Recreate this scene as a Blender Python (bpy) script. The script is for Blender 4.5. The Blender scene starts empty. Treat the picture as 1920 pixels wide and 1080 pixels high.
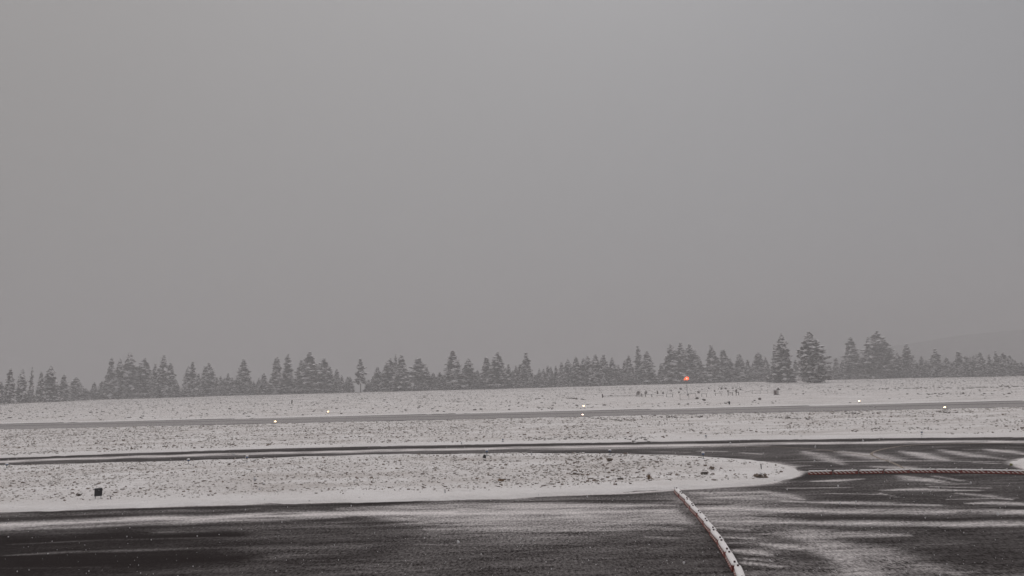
import bpy, math, random
import numpy as np
from mathutils import Matrix, Vector
R = math.radians
C = bpy.context.scene.collection
sc = bpy.context.scene

# ---------------------------------------------------------------- camera, world, sun, exposure
F = 1307.0; CAMH = 6.6
ROLL = math.atan(.0262); PITCH = math.atan(172.7*math.cos(ROLL)/F)
fw = Vector((0, math.cos(PITCH), math.sin(PITCH)))
r0 = Vector((1, 0, 0)); u0 = Vector((0, -math.sin(PITCH), math.cos(PITCH)))
rt = r0*math.cos(ROLL) - u0*math.sin(ROLL)
up = u0*math.cos(ROLL) + r0*math.sin(ROLL)
cam = bpy.data.objects.new('camera', bpy.data.cameras.new('camera')); C.objects.link(cam)
cam.matrix_world = Matrix(((rt.x, up.x, -fw.x, 0), (rt.y, up.y, -fw.y, 0), (rt.z, up.z, -fw.z, CAMH), (0, 0, 0, 1)))
cam.data.sensor_width = 36; cam.data.lens = 36*F/1920
cam.data.clip_start = .1; cam.data.clip_end = 9000
sc.camera = cam

SUN_EL, SUN_AZ = R(42), R(12)          # a veiled sun ahead of the camera, behind thick cloud
w = bpy.data.worlds.new('World'); sc.world = w; w.use_nodes = True
nt = w.node_tree; N = nt.nodes; L = nt.links; N.clear()
def wn(t, **k):
    n = N.new(t)
    for a, b in k.items(): setattr(n, a, b)
    return n
sky = wn('ShaderNodeTexSky', sky_type='NISHITA', sun_disc=False, sun_elevation=SUN_EL, sun_rotation=SUN_AZ)
hs = wn('ShaderNodeHueSaturation'); hs.inputs['Saturation'].default_value = .1
L.new(sky.outputs[0], hs.inputs['Color'])
geo = wn('ShaderNodeTexCoord')
sep = wn('ShaderNodeSeparateXYZ'); L.new(geo.outputs['Generated'], sep.inputs[0])
el = wn('ShaderNodeMapRange'); el.inputs['From Min'].default_value = -.02; el.inputs['From Max'].default_value = 1
el.inputs['To Min'].default_value = 2.60; el.inputs['To Max'].default_value = 3.9
L.new(sep.outputs['Z'], el.inputs['Value'])
dot = wn('ShaderNodeVectorMath', operation='DOT_PRODUCT')
dot.inputs[1].default_value = (math.cos(R(33))*math.sin(R(-2)), math.cos(R(33))*math.cos(R(-2)), math.sin(R(33)))
L.new(geo.outputs['Generated'], dot.inputs[0])
gl = wn('ShaderNodeMapRange'); gl.inputs['From Min'].default_value = .6; gl.inputs['From Max'].default_value = 1
gl.inputs['To Min'].default_value = 0; gl.inputs['To Max'].default_value = .45
L.new(dot.outputs['Value'], gl.inputs['Value'])
nz = wn('ShaderNodeTexNoise'); nz.inputs['Scale'].default_value = 2.2; nz.inputs['Detail'].default_value = 3
L.new(geo.outputs['Generated'], nz.inputs['Vector'])
nzr = wn('ShaderNodeMapRange'); nzr.inputs['To Min'].default_value = -.12; nzr.inputs['To Max'].default_value = .12
L.new(nz.outputs['Fac'], nzr.inputs['Value'])
pz = wn('ShaderNodeMath', operation='POWER', use_clamp=True); L.new(sep.outputs['Z'], pz.inputs[0]); pz.inputs[1].default_value = 4
pm = wn('ShaderNodeMath', operation='MULTIPLY_ADD'); L.new(pz.outputs[0], pm.inputs[0]); pm.inputs[1].default_value = 4.6; L.new(el.outputs[0], pm.inputs[2])
ad = wn('ShaderNodeMath', operation='ADD'); L.new(pm.outputs[0], ad.inputs[0]); L.new(gl.outputs[0], ad.inputs[1])
ad2 = wn('ShaderNodeMath', operation='ADD'); L.new(ad.outputs[0], ad2.inputs[0]); L.new(nzr.outputs[0], ad2.inputs[1])
tx = wn('ShaderNodeMapRange'); tx.inputs['From Min'].default_value = -.6; tx.inputs['From Max'].default_value = .6; L.new(sep.outputs['X'], tx.inputs['Value'])
tm = wn('ShaderNodeMix', data_type='RGBA'); tm.inputs['A'].default_value = (1.01, .974, .962, 1); tm.inputs['B'].default_value = (.955, .956, .998, 1); L.new(tx.outputs[0], tm.inputs['Factor'])
tint = wn('ShaderNodeVectorMath', operation='SCALE'); L.new(tm.outputs['Result'], tint.inputs[0])
L.new(ad2.outputs[0], tint.inputs['Scale'])
mx = wn('ShaderNodeMix', data_type='RGBA'); mx.inputs['Factor'].default_value = .06
L.new(tint.outputs[0], mx.inputs['A']); L.new(hs.outputs[0], mx.inputs['B'])
bg = wn('ShaderNodeBackground'); bg.inputs['Strength'].default_value = .1
L.new(mx.outputs['Result'], bg.inputs['Color'])
wo = wn('ShaderNodeOutputWorld'); L.new(bg.outputs[0], wo.inputs['Surface'])

sd = bpy.data.lights.new('sun', 'SUN'); sd.energy = 1.2; sd.angle = R(40); sd.color = (1, .95, .93)
so = bpy.data.objects.new('sun', sd); C.objects.link(so)
so.rotation_euler = (R(90)-SUN_EL, 0, -SUN_AZ + R(180))
sdir = Vector((math.sin(SUN_AZ)*math.cos(SUN_EL), math.cos(SUN_AZ)*math.cos(SUN_EL), math.sin(SUN_EL)))
so.rotation_euler = sdir.to_track_quat('Z', 'Y').to_euler()

sc.view_settings.view_transform = 'Standard'; sc.view_settings.look = 'None'
sc.view_settings.exposure = 0.0; sc.view_settings.gamma = 1
try:
    sc.cycles.volume_bounces = 2; sc.cycles.max_bounces = 6
except Exception: pass

rng = random.Random(7); nr = np.random.default_rng(5)

# ---------------------------------------------------------------- measuring helpers
def ray(px, py):
    return rt*((px-960)/F) + up*((540-py)/F) + fw
def at(px, py, z=0.0):                     # the point of the plane z that the photo shows at px, py
    d = ray(px, py); k = (z-CAMH)/d.z
    return Vector((d.x*k, d.y*k, z))
def above(px, py, Y):                      # height seen at px, py on a thing standing at depth Y
    d = ray(px, py); return CAMH + d.z*Y/d.y
def hor(px): return 712.7-(px-960)*.0262

# ---------------------------------------------------------------- terrain shape
CRX = [0, 90, 180, 480, 720, 960, 1200, 1440, 1680, 1920]
CRY = [760, 755, 750.5, 742, 735.8, 729.5, 722.5, 716.3, 710.3, 706.2]
cp = [at(x, y) for x, y in zip(CRX, CRY)]
CT = np.array([p.x/p.y for p in cp]); CY = np.array([p.y for p in cp])
def crest(x, y):
    return np.interp(x/np.maximum(y, 1), CT, CY)
def vnoise(x, y, s, seed=0):
    x = x/s; y = y/s
    xi = np.floor(x).astype(np.int64); yi = np.floor(y).astype(np.int64)
    fx = x-xi; fy = y-yi; fx = fx*fx*(3-2*fx); fy = fy*fy*(3-2*fy)
    def h(a, b):
        n = (a*374761393 + b*668265263 + seed*69069) & 0x7fffffff
        n = ((n ^ (n >> 13))*1274126177) & 0x7fffffff
        return ((n ^ (n >> 16)) & 0xffff)/65535.0
    return (h(xi, yi)*(1-fx)+h(xi+1, yi)*fx)*(1-fy) + (h(xi, yi+1)*(1-fx)+h(xi+1, yi+1)*fx)*fy
def fall(x, y):                            # the plateau ends at the tree line and the ground falls away behind it
    d = np.maximum(y-crest(x, y), 0)
    return -np.minimum(.0009*d*d, 3.2 + .06*np.maximum(d-60, 0)).clip(0, 34)

def P(pts): return np.array([[at(x, y).x, at(x, y).y] for x, y in pts])
ISLAND = P([(-420, 890), (-200, 882), (0, 873.5), (120, 871), (250, 867.5), (480, 860), (700, 854), (960, 850.5), (1150, 851.5), (1300, 855.5),
            (1380, 861.5), (1440, 867), (1480, 874), (1499, 882), (1505, 887), (1500, 892), (1478, 900), (1440, 907), (1400, 910.5), (1330, 916), (1262, 919.5),
            (1150, 926.5), (1000, 932.5), (960, 934), (840, 937.5), (700, 940.5), (480, 946), (240, 952), (0, 959.5), (-200, 968), (-420, 978)])
ISLAND2 = P([(1888, 865.5), (1897, 862.5), (1925, 859), (2100, 848), (2300, 846), (2300, 905), (2100, 900), (1960, 887), (1925, 881), (1903, 873.5), (1892, 869.5)])
TAXI = [(-420, 873), (0, 858.5), (240, 849.5), (480, 841.5), (700, 836.5), (960, 832), (1200, 828), (1440, 824), (1700, 821), (1920, 819), (2300, 816)]
FIELD = np.vstack([P(TAXI), [[900, 90], [4000, 2600], [-4000, 2600], [-900, 100]]])
RWT = [(0, 796.2), (960, 769.8), (1920, 753.2)]; RWB = [(0, 808.6), (960, 780.6), (1920, 766.2)]
rwt = P(RWT); rwb = P(RWB)
def line_through(a, b): m = (b[1]-a[1])/(b[0]-a[0]); return m, a[1]-m*a[0]
mt, ct = line_through(rwt[0], rwt[2]); mb, cb = line_through(rwb[0], rwb[2])
mr = (mt+mb)/2; ct = float(np.mean(rwt[:, 1]-mr*rwt[:, 0])); cb = float(np.mean(rwb[:, 1]-mr*rwb[:, 0]))

def sdist(x, y, poly):                     # + inside
    ins = np.zeros(x.shape, bool); best = np.full(x.shape, 1e9)
    n = len(poly)
    for i in range(n):
        ax, ay = poly[i]; bx, by = poly[(i+1) % n]
        dx, dy = bx-ax, by-ay
        t = np.clip(((x-ax)*dx+(y-ay)*dy)/(dx*dx+dy*dy), 0, 1)
        best = np.minimum(best, np.hypot(x-ax-t*dx, y-ay-t*dy))
        c = ((ay > y) != (by > y))
        with np.errstate(divide='ignore', invalid='ignore'):
            ins ^= c & (x < (bx-ax)*(y-ay)/(by-ay if by != ay else 1e-9)+ax)
    return np.where(ins, best, -best)
def snowside(x, y):                        # metres inside a snow field, negative on pavement
    s = np.maximum(sdist(x, y, ISLAND), sdist(x, y, ISLAND2))
    s = np.maximum(s, sdist(x, y, FIELD))
    rs = np.maximum((y-(mr*x+ct)), ((mr*x+cb)-y))
    return np.minimum(s, rs)
def terrain(x, y):
    x = np.asarray(x, float); y = np.asarray(y, float)
    s = snowside(x, y) + (vnoise(x, y, 1.3, 3)-.5)*.55*np.clip(y/40, .3, 1) + (vnoise(x, y, .5, 13)-.5)*.3 + (vnoise(x, y, 6, 9)-.5)*.7
    k = np.clip(s/.5+.5, 0, 1); k = k*k*(3-2*k)
    far = np.clip((y-140)/160, 0, 1)
    b = (vnoise(x, y, .9, 1)*.08 + vnoise(x, y, .35, 2)*.05 + vnoise(x, y, 3.1, 4)*.05)
    b = b*np.clip(s/1.6, 0, 1) + far*(vnoise(x, y, 9, 5)*.2 + vnoise(x, y, 33, 6)*.3)*np.clip(s/8, 0, 1)
    edge = np.exp(-((s-.7)/.5)**2)*.04
    return -.05 + k*(.10 + b + edge) + fall(x, y)
def tz(x, y): return float(terrain(np.array([x]), np.array([y]))[0])

# ---------------------------------------------------------------- materials
def mat(name): 
    m = bpy.data.materials.new(name); m.use_nodes = True
    return m, m.node_tree.nodes, m.node_tree.links, m.node_tree.nodes['Principled BSDF']
def node(nd, t, ins=None, **k):
    n = nd.new(t)
    for a, b in k.items(): setattr(n, a, b)
    for a, b in (ins or {}).items(): n.inputs[a].default_value = b
    return n
def simple(name, col, rough=.7, var=.15, scale=8, metal=0, spec=.3, bump=0, emit=None, es=0):
    m, nd, lk, bs = mat(name)
    tc = node(nd, 'ShaderNodeTexCoord'); n = node(nd, 'ShaderNodeTexNoise', {'Scale': scale, 'Detail': 5})
    lk.new(tc.outputs['Object'], n.inputs['Vector'])
    mr_ = node(nd, 'ShaderNodeMapRange', {'To Min': 1-var, 'To Max': 1+var}); lk.new(n.outputs['Fac'], mr_.inputs['Value'])
    v = node(nd, 'ShaderNodeVectorMath', operation='SCALE'); v.inputs[0].default_value = col[:3]
    lk.new(mr_.outputs[0], v.inputs['Scale']); lk.new(v.outputs[0], bs.inputs['Base Color'])
    bs.inputs['Roughness'].default_value = rough; bs.inputs['Metallic'].default_value = metal
    bs.inputs['Specular IOR Level'].default_value = spec
    if bump:
        b = node(nd, 'ShaderNodeBump', {'Strength': bump, 'Distance': .02}); lk.new(n.outputs['Fac'], b.inputs['Height']); lk.new(b.outputs[0], bs.inputs['Normal'])
    if emit:
        bs.inputs['Emission Color'].default_value = (*emit, 1); bs.inputs['Emission Strength'].default_value = es
    return m
SNOW = (.85, .822, .815)
M = {}
M['snow'] = simple('snow', SNOW, .85, .04, 6, spec=.2, bump=.3)
M['needle'] = simple('pine_needles', (.050, .036, .030), .9, .45, .6, spec=.1)
M['treesnow'] = simple('snow_on_branches', (.86, .84, .85), .9, .08, .7, spec=.1)
M['bark'] = simple('bark', (.085, .065, .055), .95, .3, 3, spec=.1, bump=.5)
M['twig'] = simple('dead_grass', (.235, .185, .15), .95, .35, 3, spec=.1)
M['sage'] = simple('sagebrush', (.165, .143, .124), .95, .3, 3, spec=.1)
M['tan'] = simple('tan_grass', (.27, .19, .125), .95, .25, 5, spec=.1)
M['lime'] = simple('yellow_green_grass', (.24, .25, .07), .95, .25, 5, spec=.1)
M['darkmetal'] = simple('dark_painted_metal', (.025, .024, .026), .6, .2, 12)
M['wood'] = simple('weathered_wood', (.10, .085, .075), .9, .3, 6, bump=.3)
M['grey'] = simple('galvanised_steel', (.30, .31, .33), .55, .15, 20, metal=.6)
M['bluelens'] = simple('blue_lens', (.10, .16, .30), .2, .05, 5, spec=.6)
M['hut'] = simple('faded_pink_grey_panel', (.26, .19, .18), .8, .15, 5)
M['lamp'] = simple('lit_lamp', (1, .85, .6), .5, 0, 1, emit=(1, .74, .40), es=8)
M['lampred'] = simple('lit_lamp_reddish', (1, .75, .6), .5, 0, 1, emit=(1, .70, .52), es=6)
M['sock'] = simple('orange_fabric_lit_from_inside', (.75, .10, .03), .8, .1, 5, emit=(1, .20, .07), es=.95)
M['sockin'] = simple('pale_lamp_glow', (.9, .5, .4), .8, .1, 5, emit=(1, .45, .36), es=1.5)
M['redlamp'] = simple('dark_red_lens', (.05, .008, .008), .3, .1, 5, spec=.5)
M['bird'] = simple('dark_feathers', (.03, .028, .028), .8, .1, 30)
M['flake'] = simple('snowflake', (.85, .84, .85), .9, .03, 30)
_n = M['flake'].node_tree; _t = _n.nodes.new('ShaderNodeBsdfTranslucent'); _t.inputs[0].default_value = (.9, .89, .9, 1)
_m = _n.nodes.new('ShaderNodeMixShader'); _m.inputs[0].default_value = .5; _o = [q for q in _n.nodes if q.type == 'OUTPUT_MATERIAL'][0]
_n.links.new(_n.nodes['Principled BSDF'].outputs[0], _m.inputs[1]); _n.links.new(_t.outputs[0], _m.inputs[2]); _n.links.new(_m.outputs[0], _o.inputs['Surface'])

def ground_mat():
    m, nd, lk, bs = mat('snow_over_grass')
    g = node(nd, 'ShaderNodeNewGeometry')
    n1 = node(nd, 'ShaderNodeTexNoise', {'Scale': 2.6, 'Detail': 6, 'Roughness': .7}); lk.new(g.outputs['Position'], n1.inputs['Vector'])
    mp = node(nd, 'ShaderNodeMapping'); mp.inputs['Scale'].default_value = (.25, .75, 1); lk.new(g.outputs['Position'], mp.inputs['Vector'])
    n2 = node(nd, 'ShaderNodeTexNoise', {'Scale': .35, 'Detail': 5, 'Roughness': .65}); lk.new(mp.outputs[0], n2.inputs['Vector'])
    att = node(nd, 'ShaderNodeAttribute', attribute_name='tufty')
    sm = node(nd, 'ShaderNodeMath', operation='MULTIPLY_ADD'); lk.new(n1.outputs['Fac'], sm.inputs[0]); sm.inputs[1].default_value = .55
    lk.new(n2.outputs['Fac'], sm.inputs[2])
    r1 = node(nd, 'ShaderNodeMapRange', {'From Min': .62, 'From Max': .95, 'To Min': 0, 'To Max': .48}); lk.new(sm.outputs[0], r1.inputs['Value'])
    ml = node(nd, 'ShaderNodeMath', operation='MULTIPLY'); lk.new(r1.outputs[0], ml.inputs[0]); lk.new(att.outputs['Fac'], ml.inputs[1])
    c = node(nd, 'ShaderNodeMix', data_type='RGBA'); c.inputs['A'].default_value = (*SNOW, 1); c.inputs['B'].default_value = (.30, .24, .20, 1)
    lk.new(ml.outputs[0], c.inputs['Factor']); lk.new(c.outputs['Result'], bs.inputs['Base Color'])
    bs.inputs['Roughness'].default_value = .9; bs.inputs['Specular IOR Level'].default_value = .15
    b = node(nd, 'ShaderNodeBump', {'Strength': .8, 'Distance': .16}); lk.new(n1.outputs['Fac'], b.inputs['Height']); lk.new(b.outputs[0], bs.inputs['Normal'])
    return m
M['ground'] = ground_mat()

def pave_mat(name, asph, amp, sc_x=.5, sc_y=2.4):
    m, nd, lk, bs = mat(name)
    g = node(nd, 'ShaderNodeNewGeometry')
    mp = node(nd, 'ShaderNodeMapping'); mp.inputs['Scale'].default_value = (sc_x, sc_y, 1); mp.inputs['Rotation'].default_value = (0, 0, R(5))
    lk.new(g.outputs['Position'], mp.inputs['Vector'])
    n1 = node(nd, 'ShaderNodeTexNoise', {'Scale': .6, 'Detail': 7, 'Roughness': .62, 'Distortion': .4}); lk.new(mp.outputs[0], n1.inputs['Vector'])
    mp2 = node(nd, 'ShaderNodeMapping'); mp2.inputs['Scale'].default_value = (1, .45, 1); lk.new(g.outputs['Position'], mp2.inputs['Vector'])
    n2 = node(nd, 'ShaderNodeTexNoise', {'Scale': 9, 'Detail': 4, 'Roughness': .8}); lk.new(mp2.outputs[0], n2.inputs['Vector'])
    att = node(nd, 'ShaderNodeAttribute', attribute_name='snow_cover')
    # amplitude follows cover*(1-cover) so that bare and full stay themselves
    a1 = node(nd, 'ShaderNodeMath', operation='SUBTRACT'); a1.inputs[0].default_value = 1.05; lk.new(att.outputs['Fac'], a1.inputs[1])
    a2 = node(nd, 'ShaderNodeMath', operation='MULTIPLY_ADD'); lk.new(att.outputs['Fac'], a2.inputs[0]); a2.inputs[1].default_value = 1.0; a2.inputs[2].default_value = .008
    a3 = node(nd, 'ShaderNodeMath', operation='MULTIPLY'); lk.new(a1.outputs[0], a3.inputs[0]); lk.new(a2.outputs[0], a3.inputs[1])
    r = node(nd, 'ShaderNodeMapRange', {'From Min': .25, 'From Max': .75, 'To Min': -amp, 'To Max': amp}); r.clamp = False; lk.new(n1.outputs['Fac'], r.inputs['Value'])
    x = node(nd, 'ShaderNodeMath', operation='MULTIPLY_ADD'); lk.new(r.outputs[0], x.inputs[0]); lk.new(a3.outputs[0], x.inputs[1]); lk.new(att.outputs['Fac'], x.inputs[2])
    r2 = node(nd, 'ShaderNodeMapRange', {'From Min': .25, 'From Max': .75, 'To Min': -2.0, 'To Max': 2.0}); r2.clamp = False; lk.new(n2.outputs['Fac'], r2.inputs['Value'])
    x2 = node(nd, 'ShaderNodeMath', operation='MULTIPLY_ADD', use_clamp=True); lk.new(r2.outputs[0], x2.inputs[0]); lk.new(a3.outputs[0], x2.inputs[1]); lk.new(x.outputs[0], x2.inputs[2])
    sp = node(nd, 'ShaderNodeTexNoise', {'Scale': 26, 'Detail': 1}); lk.new(g.outputs['Position'], sp.inputs['Vector'])
    spr = node(nd, 'ShaderNodeMapRange', {'From Min': .68, 'From Max': .76, 'To Min': 0, 'To Max': .16}); lk.new(sp.outputs['Fac'], spr.inputs['Value'])
    x3 = node(nd, 'ShaderNodeMath', operation='MAXIMUM'); lk.new(x2.outputs[0], x3.inputs[0]); lk.new(spr.outputs[0], x3.inputs[1])
    ac = node(nd, 'ShaderNodeMix', data_type='RGBA'); ac.inputs['A'].default_value = (*[v*.75 for v in asph], 1); ac.inputs['B'].default_value = (*[v*1.5 for v in asph], 1)
    lk.new(n2.outputs['Fac'], ac.inputs['Factor'])
    c = node(nd, 'ShaderNodeMix', data_type='RGBA'); lk.new(ac.outputs['Result'], c.inputs['A']); c.inputs['B'].default_value = (.84, .79, .78, 1)
    lk.new(x3.outputs[0], c.inputs['Factor']); lk.new(c.outputs['Result'], bs.inputs['Base Color'])
    bs.inputs['Roughness'].default_value = .9; bs.inputs['Specular IOR Level'].default_value = .04
    b = node(nd, 'ShaderNodeBump', {'Strength': .35, 'Distance': .02}); lk.new(x2.outputs[0], b.inputs['Height']); lk.new(b.outputs[0], bs.inputs['Normal'])
    return m
M['apron'] = pave_mat('snow_dusted_asphalt', (.011, .0068, .0064), .95)
M['runway'] = pave_mat('snow_covered_runway', (.022, .02, .02), .25, .12, .8)

def barrier_mat():
    m, nd, lk, bs = mat('red_and_white_barrier_plastic')
    tc = node(nd, 'ShaderNodeTexCoord'); s = node(nd, 'ShaderNodeSeparateXYZ'); lk.new(tc.outputs['Object'], s.inputs[0])
    a = node(nd, 'ShaderNodeMath', operation='MULTIPLY_ADD'); lk.new(s.outputs['Z'], a.inputs[0]); a.inputs[1].default_value = 1.5; lk.new(s.outputs['X'], a.inputs[2])
    k = node(nd, 'ShaderNodeMath', operation='MULTIPLY'); lk.new(a.outputs[0], k.inputs[0]); k.inputs[1].default_value = 1/.27
    f = node(nd, 'ShaderNodeMath', operation='FRACT'); lk.new(k.outputs[0], f.inputs[0])
    g1 = node(nd, 'ShaderNodeMath', operation='LESS_THAN'); lk.new(f.outputs[0], g1.inputs[0]); g1.inputs[1].default_value = .44
    ax = node(nd, 'ShaderNodeMath', operation='ABSOLUTE'); lk.new(a.outputs[0], ax.inputs[0])
    g2 = node(nd, 'ShaderNodeMath', operation='LESS_THAN'); lk.new(ax.outputs[0], g2.inputs[0]); g2.inputs[1].default_value = .70
    zz = node(nd, 'ShaderNodeMath', operation='GREATER_THAN'); lk.new(s.outputs['Z'], zz.inputs[0]); zz.inputs[1].default_value = .06
    m1 = node(nd, 'ShaderNodeMath', operation='MULTIPLY'); lk.new(g1.outputs[0], m1.inputs[0]); lk.new(g2.outputs[0], m1.inputs[1])
    m2 = node(nd, 'ShaderNodeMath', operation='MULTIPLY'); lk.new(m1.outputs[0], m2.inputs[0]); lk.new(zz.outputs[0], m2.inputs[1])
    n = node(nd, 'ShaderNodeTexNoise', {'Scale': 9, 'Detail': 5}); lk.new(tc.outputs['Object'], n.inputs['Vector'])
    cr = node(nd, 'ShaderNodeMix', data_type='RGBA'); cr.inputs['A'].default_value = (.17, .022, .014, 1); cr.inputs['B'].default_value = (.30, .05, .03, 1); lk.new(n.outputs['Fac'], cr.inputs['Factor'])
    c = node(nd, 'ShaderNodeMix', data_type='RGBA'); lk.new(cr.outputs['Result'], c.inputs['A']); c.inputs['B'].default_value = (.80, .68, .63, 1)
    lk.new(m2.outputs[0], c.inputs['Factor']); lk.new(c.outputs['Result'], bs.inputs['Base Color']); bs.inputs['Roughness'].default_value = .55
    return m
M['barrier'] = barrier_mat()

# ---------------------------------------------------------------- object helpers
def link(name, me, m=None, parent=None):
    o = bpy.data.objects.new(name, me); C.objects.link(o)
    if m is not None:
        for x in (m if isinstance(m, (list, tuple)) else [m]): me.materials.append(x)
    if parent: o.parent = parent
    return o
def empty(name, loc, label, cat, group=None, rz=0):
    o = bpy.data.objects.new(name, None); C.objects.link(o); o.empty_display_size = .2
    o.location = loc; o.rotation_euler = (0, 0, rz)
    return tag(o, label, cat, group)
def tag(o, label=None, cat=None, group=None, kind=None):
    for k, v in (('label', label), ('category', cat), ('group', group), ('kind', kind)):
        if v: o[k] = v
    return o
def mesh_np(name, V, F_, mats, mi=None, smooth=False, attr=None):
    me = bpy.data.meshes.new(name)
    V = np.asarray(V, np.float32); F_ = np.asarray(F_, np.int32); k = F_.shape[1]
    me.vertices.add(len(V)); me.vertices.foreach_set('co', V.ravel())
    me.loops.add(F_.size); me.loops.foreach_set('vertex_index', F_.ravel())
    me.polygons.add(len(F_)); me.polygons.foreach_set('loop_start', np.arange(0, F_.size, k, dtype=np.int32))
    if mi is not None: me.polygons.foreach_set('material_index', np.asarray(mi, np.int32))
    me.polygons.foreach_set('use_smooth', np.full(len(F_), smooth))
    for a, d in (attr or {}).items():
        at_ = me.attributes.new(a, 'FLOAT', 'POINT'); at_.data.foreach_set('value', np.asarray(d, np.float32))
    me.update(calc_edges=True); me.validate()
    for x in mats: me.materials.append(x)
    return me
class MB:                                   # gathers simple solids into one mesh
    def __init__(s): s.v = []; s.f = []; s.m = []
    def add(s, v, f, mi=0):
        b = len(s.v); s.v += [tuple(x) for x in v]; s.f += [tuple(i+b for i in q) for q in f]; s.m += [mi]*len(f)
    def box(s, a, b, mi=0, ch=0):
        x0, y0, z0 = a; x1, y1, z1 = b; c = ch
        v = [(x0+c, y0+c, z0), (x1-c, y0+c, z0), (x1-c, y1-c, z0), (x0+c, y1-c, z0), (x0, y0, z0+c), (x1, y0, z0+c), (x1, y1, z0+c), (x0, y1, z0+c)] if False else \
            [(x0, y0, z0), (x1, y0, z0), (x1, y1, z0), (x0, y1, z0), (x0+c, y0+c, z1), (x1-c, y0+c, z1), (x1-c, y1-c, z1), (x0+c, y1-c, z1)]
        s.add(v, [(0, 3, 2, 1), (4, 5, 6, 7), (0, 1, 5, 4), (1, 2, 6, 5), (2, 3, 7, 6), (3, 0, 4, 7)], mi)
    def tube(s, pts, rad, n=8, mi=0):
        rings = []
        pts = [Vector(p) for p in pts]
        for i, p in enumerate(pts):
            d = (pts[min(i+1, len(pts)-1)]-pts[max(i-1, 0)]).normalized()
            a = d.orthogonal().normalized(); b = d.cross(a); r = rad[i] if isinstance(rad, (list, tuple)) else rad
            rings.append([p+(a*math.cos(t)+b*math.sin(t))*r for t in [2*math.pi*k/n for k in range(n)]])
        v = [q for rg in rings for q in rg]; f = []
        for i in range(len(rings)-1):
            for k in range(n): f.append((i*n+k, i*n+(k+1) % n, (i+1)*n+(k+1) % n, (i+1)*n+k))
        f.append(tuple(range(n-1, -1, -1))); f.append(tuple((len(rings)-1)*n+k for k in range(n)))
        s.add(v, f, mi)
    def dome(s, c, rx, rz, n=10, m_=4, mi=0, jit=0):
        v = []; f = []
        for j in range(m_+1):
            t = math.pi/2*j/m_
            for k in range(n):
                a = 2*math.pi*k/n; q = 1+rng.uniform(-jit, jit)
                v.append((c[0]+rx*math.cos(t)*math.cos(a)*q, c[1]+rx*math.cos(t)*math.sin(a)*q, c[2]+rz*math.sin(t)))
        for j in range(m_):
            for k in range(n): f.append((j*n+k, j*n+(k+1) % n, (j+1)*n+(k+1) % n, (j+1)*n+k))
        f.append(tuple(range(n-1, -1, -1)))
        s.add(v, f, mi)
    def build(s, name, m, parent=None, smooth=False):
        me = bpy.data.meshes.new(name); me.from_pydata(s.v, [], s.f)
        me.polygons.foreach_set('material_index', s.m); me.polygons.foreach_set('use_smooth', [smooth]*len(s.f)); me.update()
        return link(name, me, m, parent)
def copy_tree(o, parent=None):
    c = o.copy(); C.objects.link(c)
    if parent: c.parent = parent
    for ch in [x for x in o.children]: copy_tree(ch, c)
    return c

# ---------------------------------------------------------------- the ground sheet
def fan(ys, nx, tmax):
    t = np.linspace(-tmax, tmax, nx)
    Y = np.repeat(np.array(ys)[:, None], nx, 1); X = t[None, :]*(np.maximum(Y, 0)+30)
    return X, Y
def gridf(ny, nx):
    i = np.arange(ny-1)[:, None]*nx+np.arange(nx-1)[None, :]
    return np.stack([i, i+1, i+nx+1, i+nx], -1).reshape(-1, 4)
ys = [-40, -20, 0, 8, 14]; y = 18
while y < 560: ys.append(y); y += min(max(.22, y*y/8626*1.25), 3.2)
ys += [575, 590, 620, 660, 720, 800, 950, 1150, 1400, 1800, 2400]
X, Y = fan(ys, 860, 1.35)
Z = terrain(X, Y)
s_ = snowside(X, Y)
tuf = np.clip((s_-1.2)/2.5, .35, 1)
isl = sdist(X, Y, ISLAND) > 0
near_edge = np.interp(X, ISLAND[20:, 0][::-1], ISLAND[20:, 1][::-1])
tuf = np.where(isl & (Y < near_edge+3.2), np.clip((Y-near_edge-2.2)/1.5, .45, 1), tuf)
me = mesh_np('ground', np.stack([X, Y, Z], -1).reshape(-1, 3), gridf(*X.shape), [M['ground']], smooth=True, attr={'tufty': tuf.ravel()})
tag(link('ground', me), kind='structure')

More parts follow.
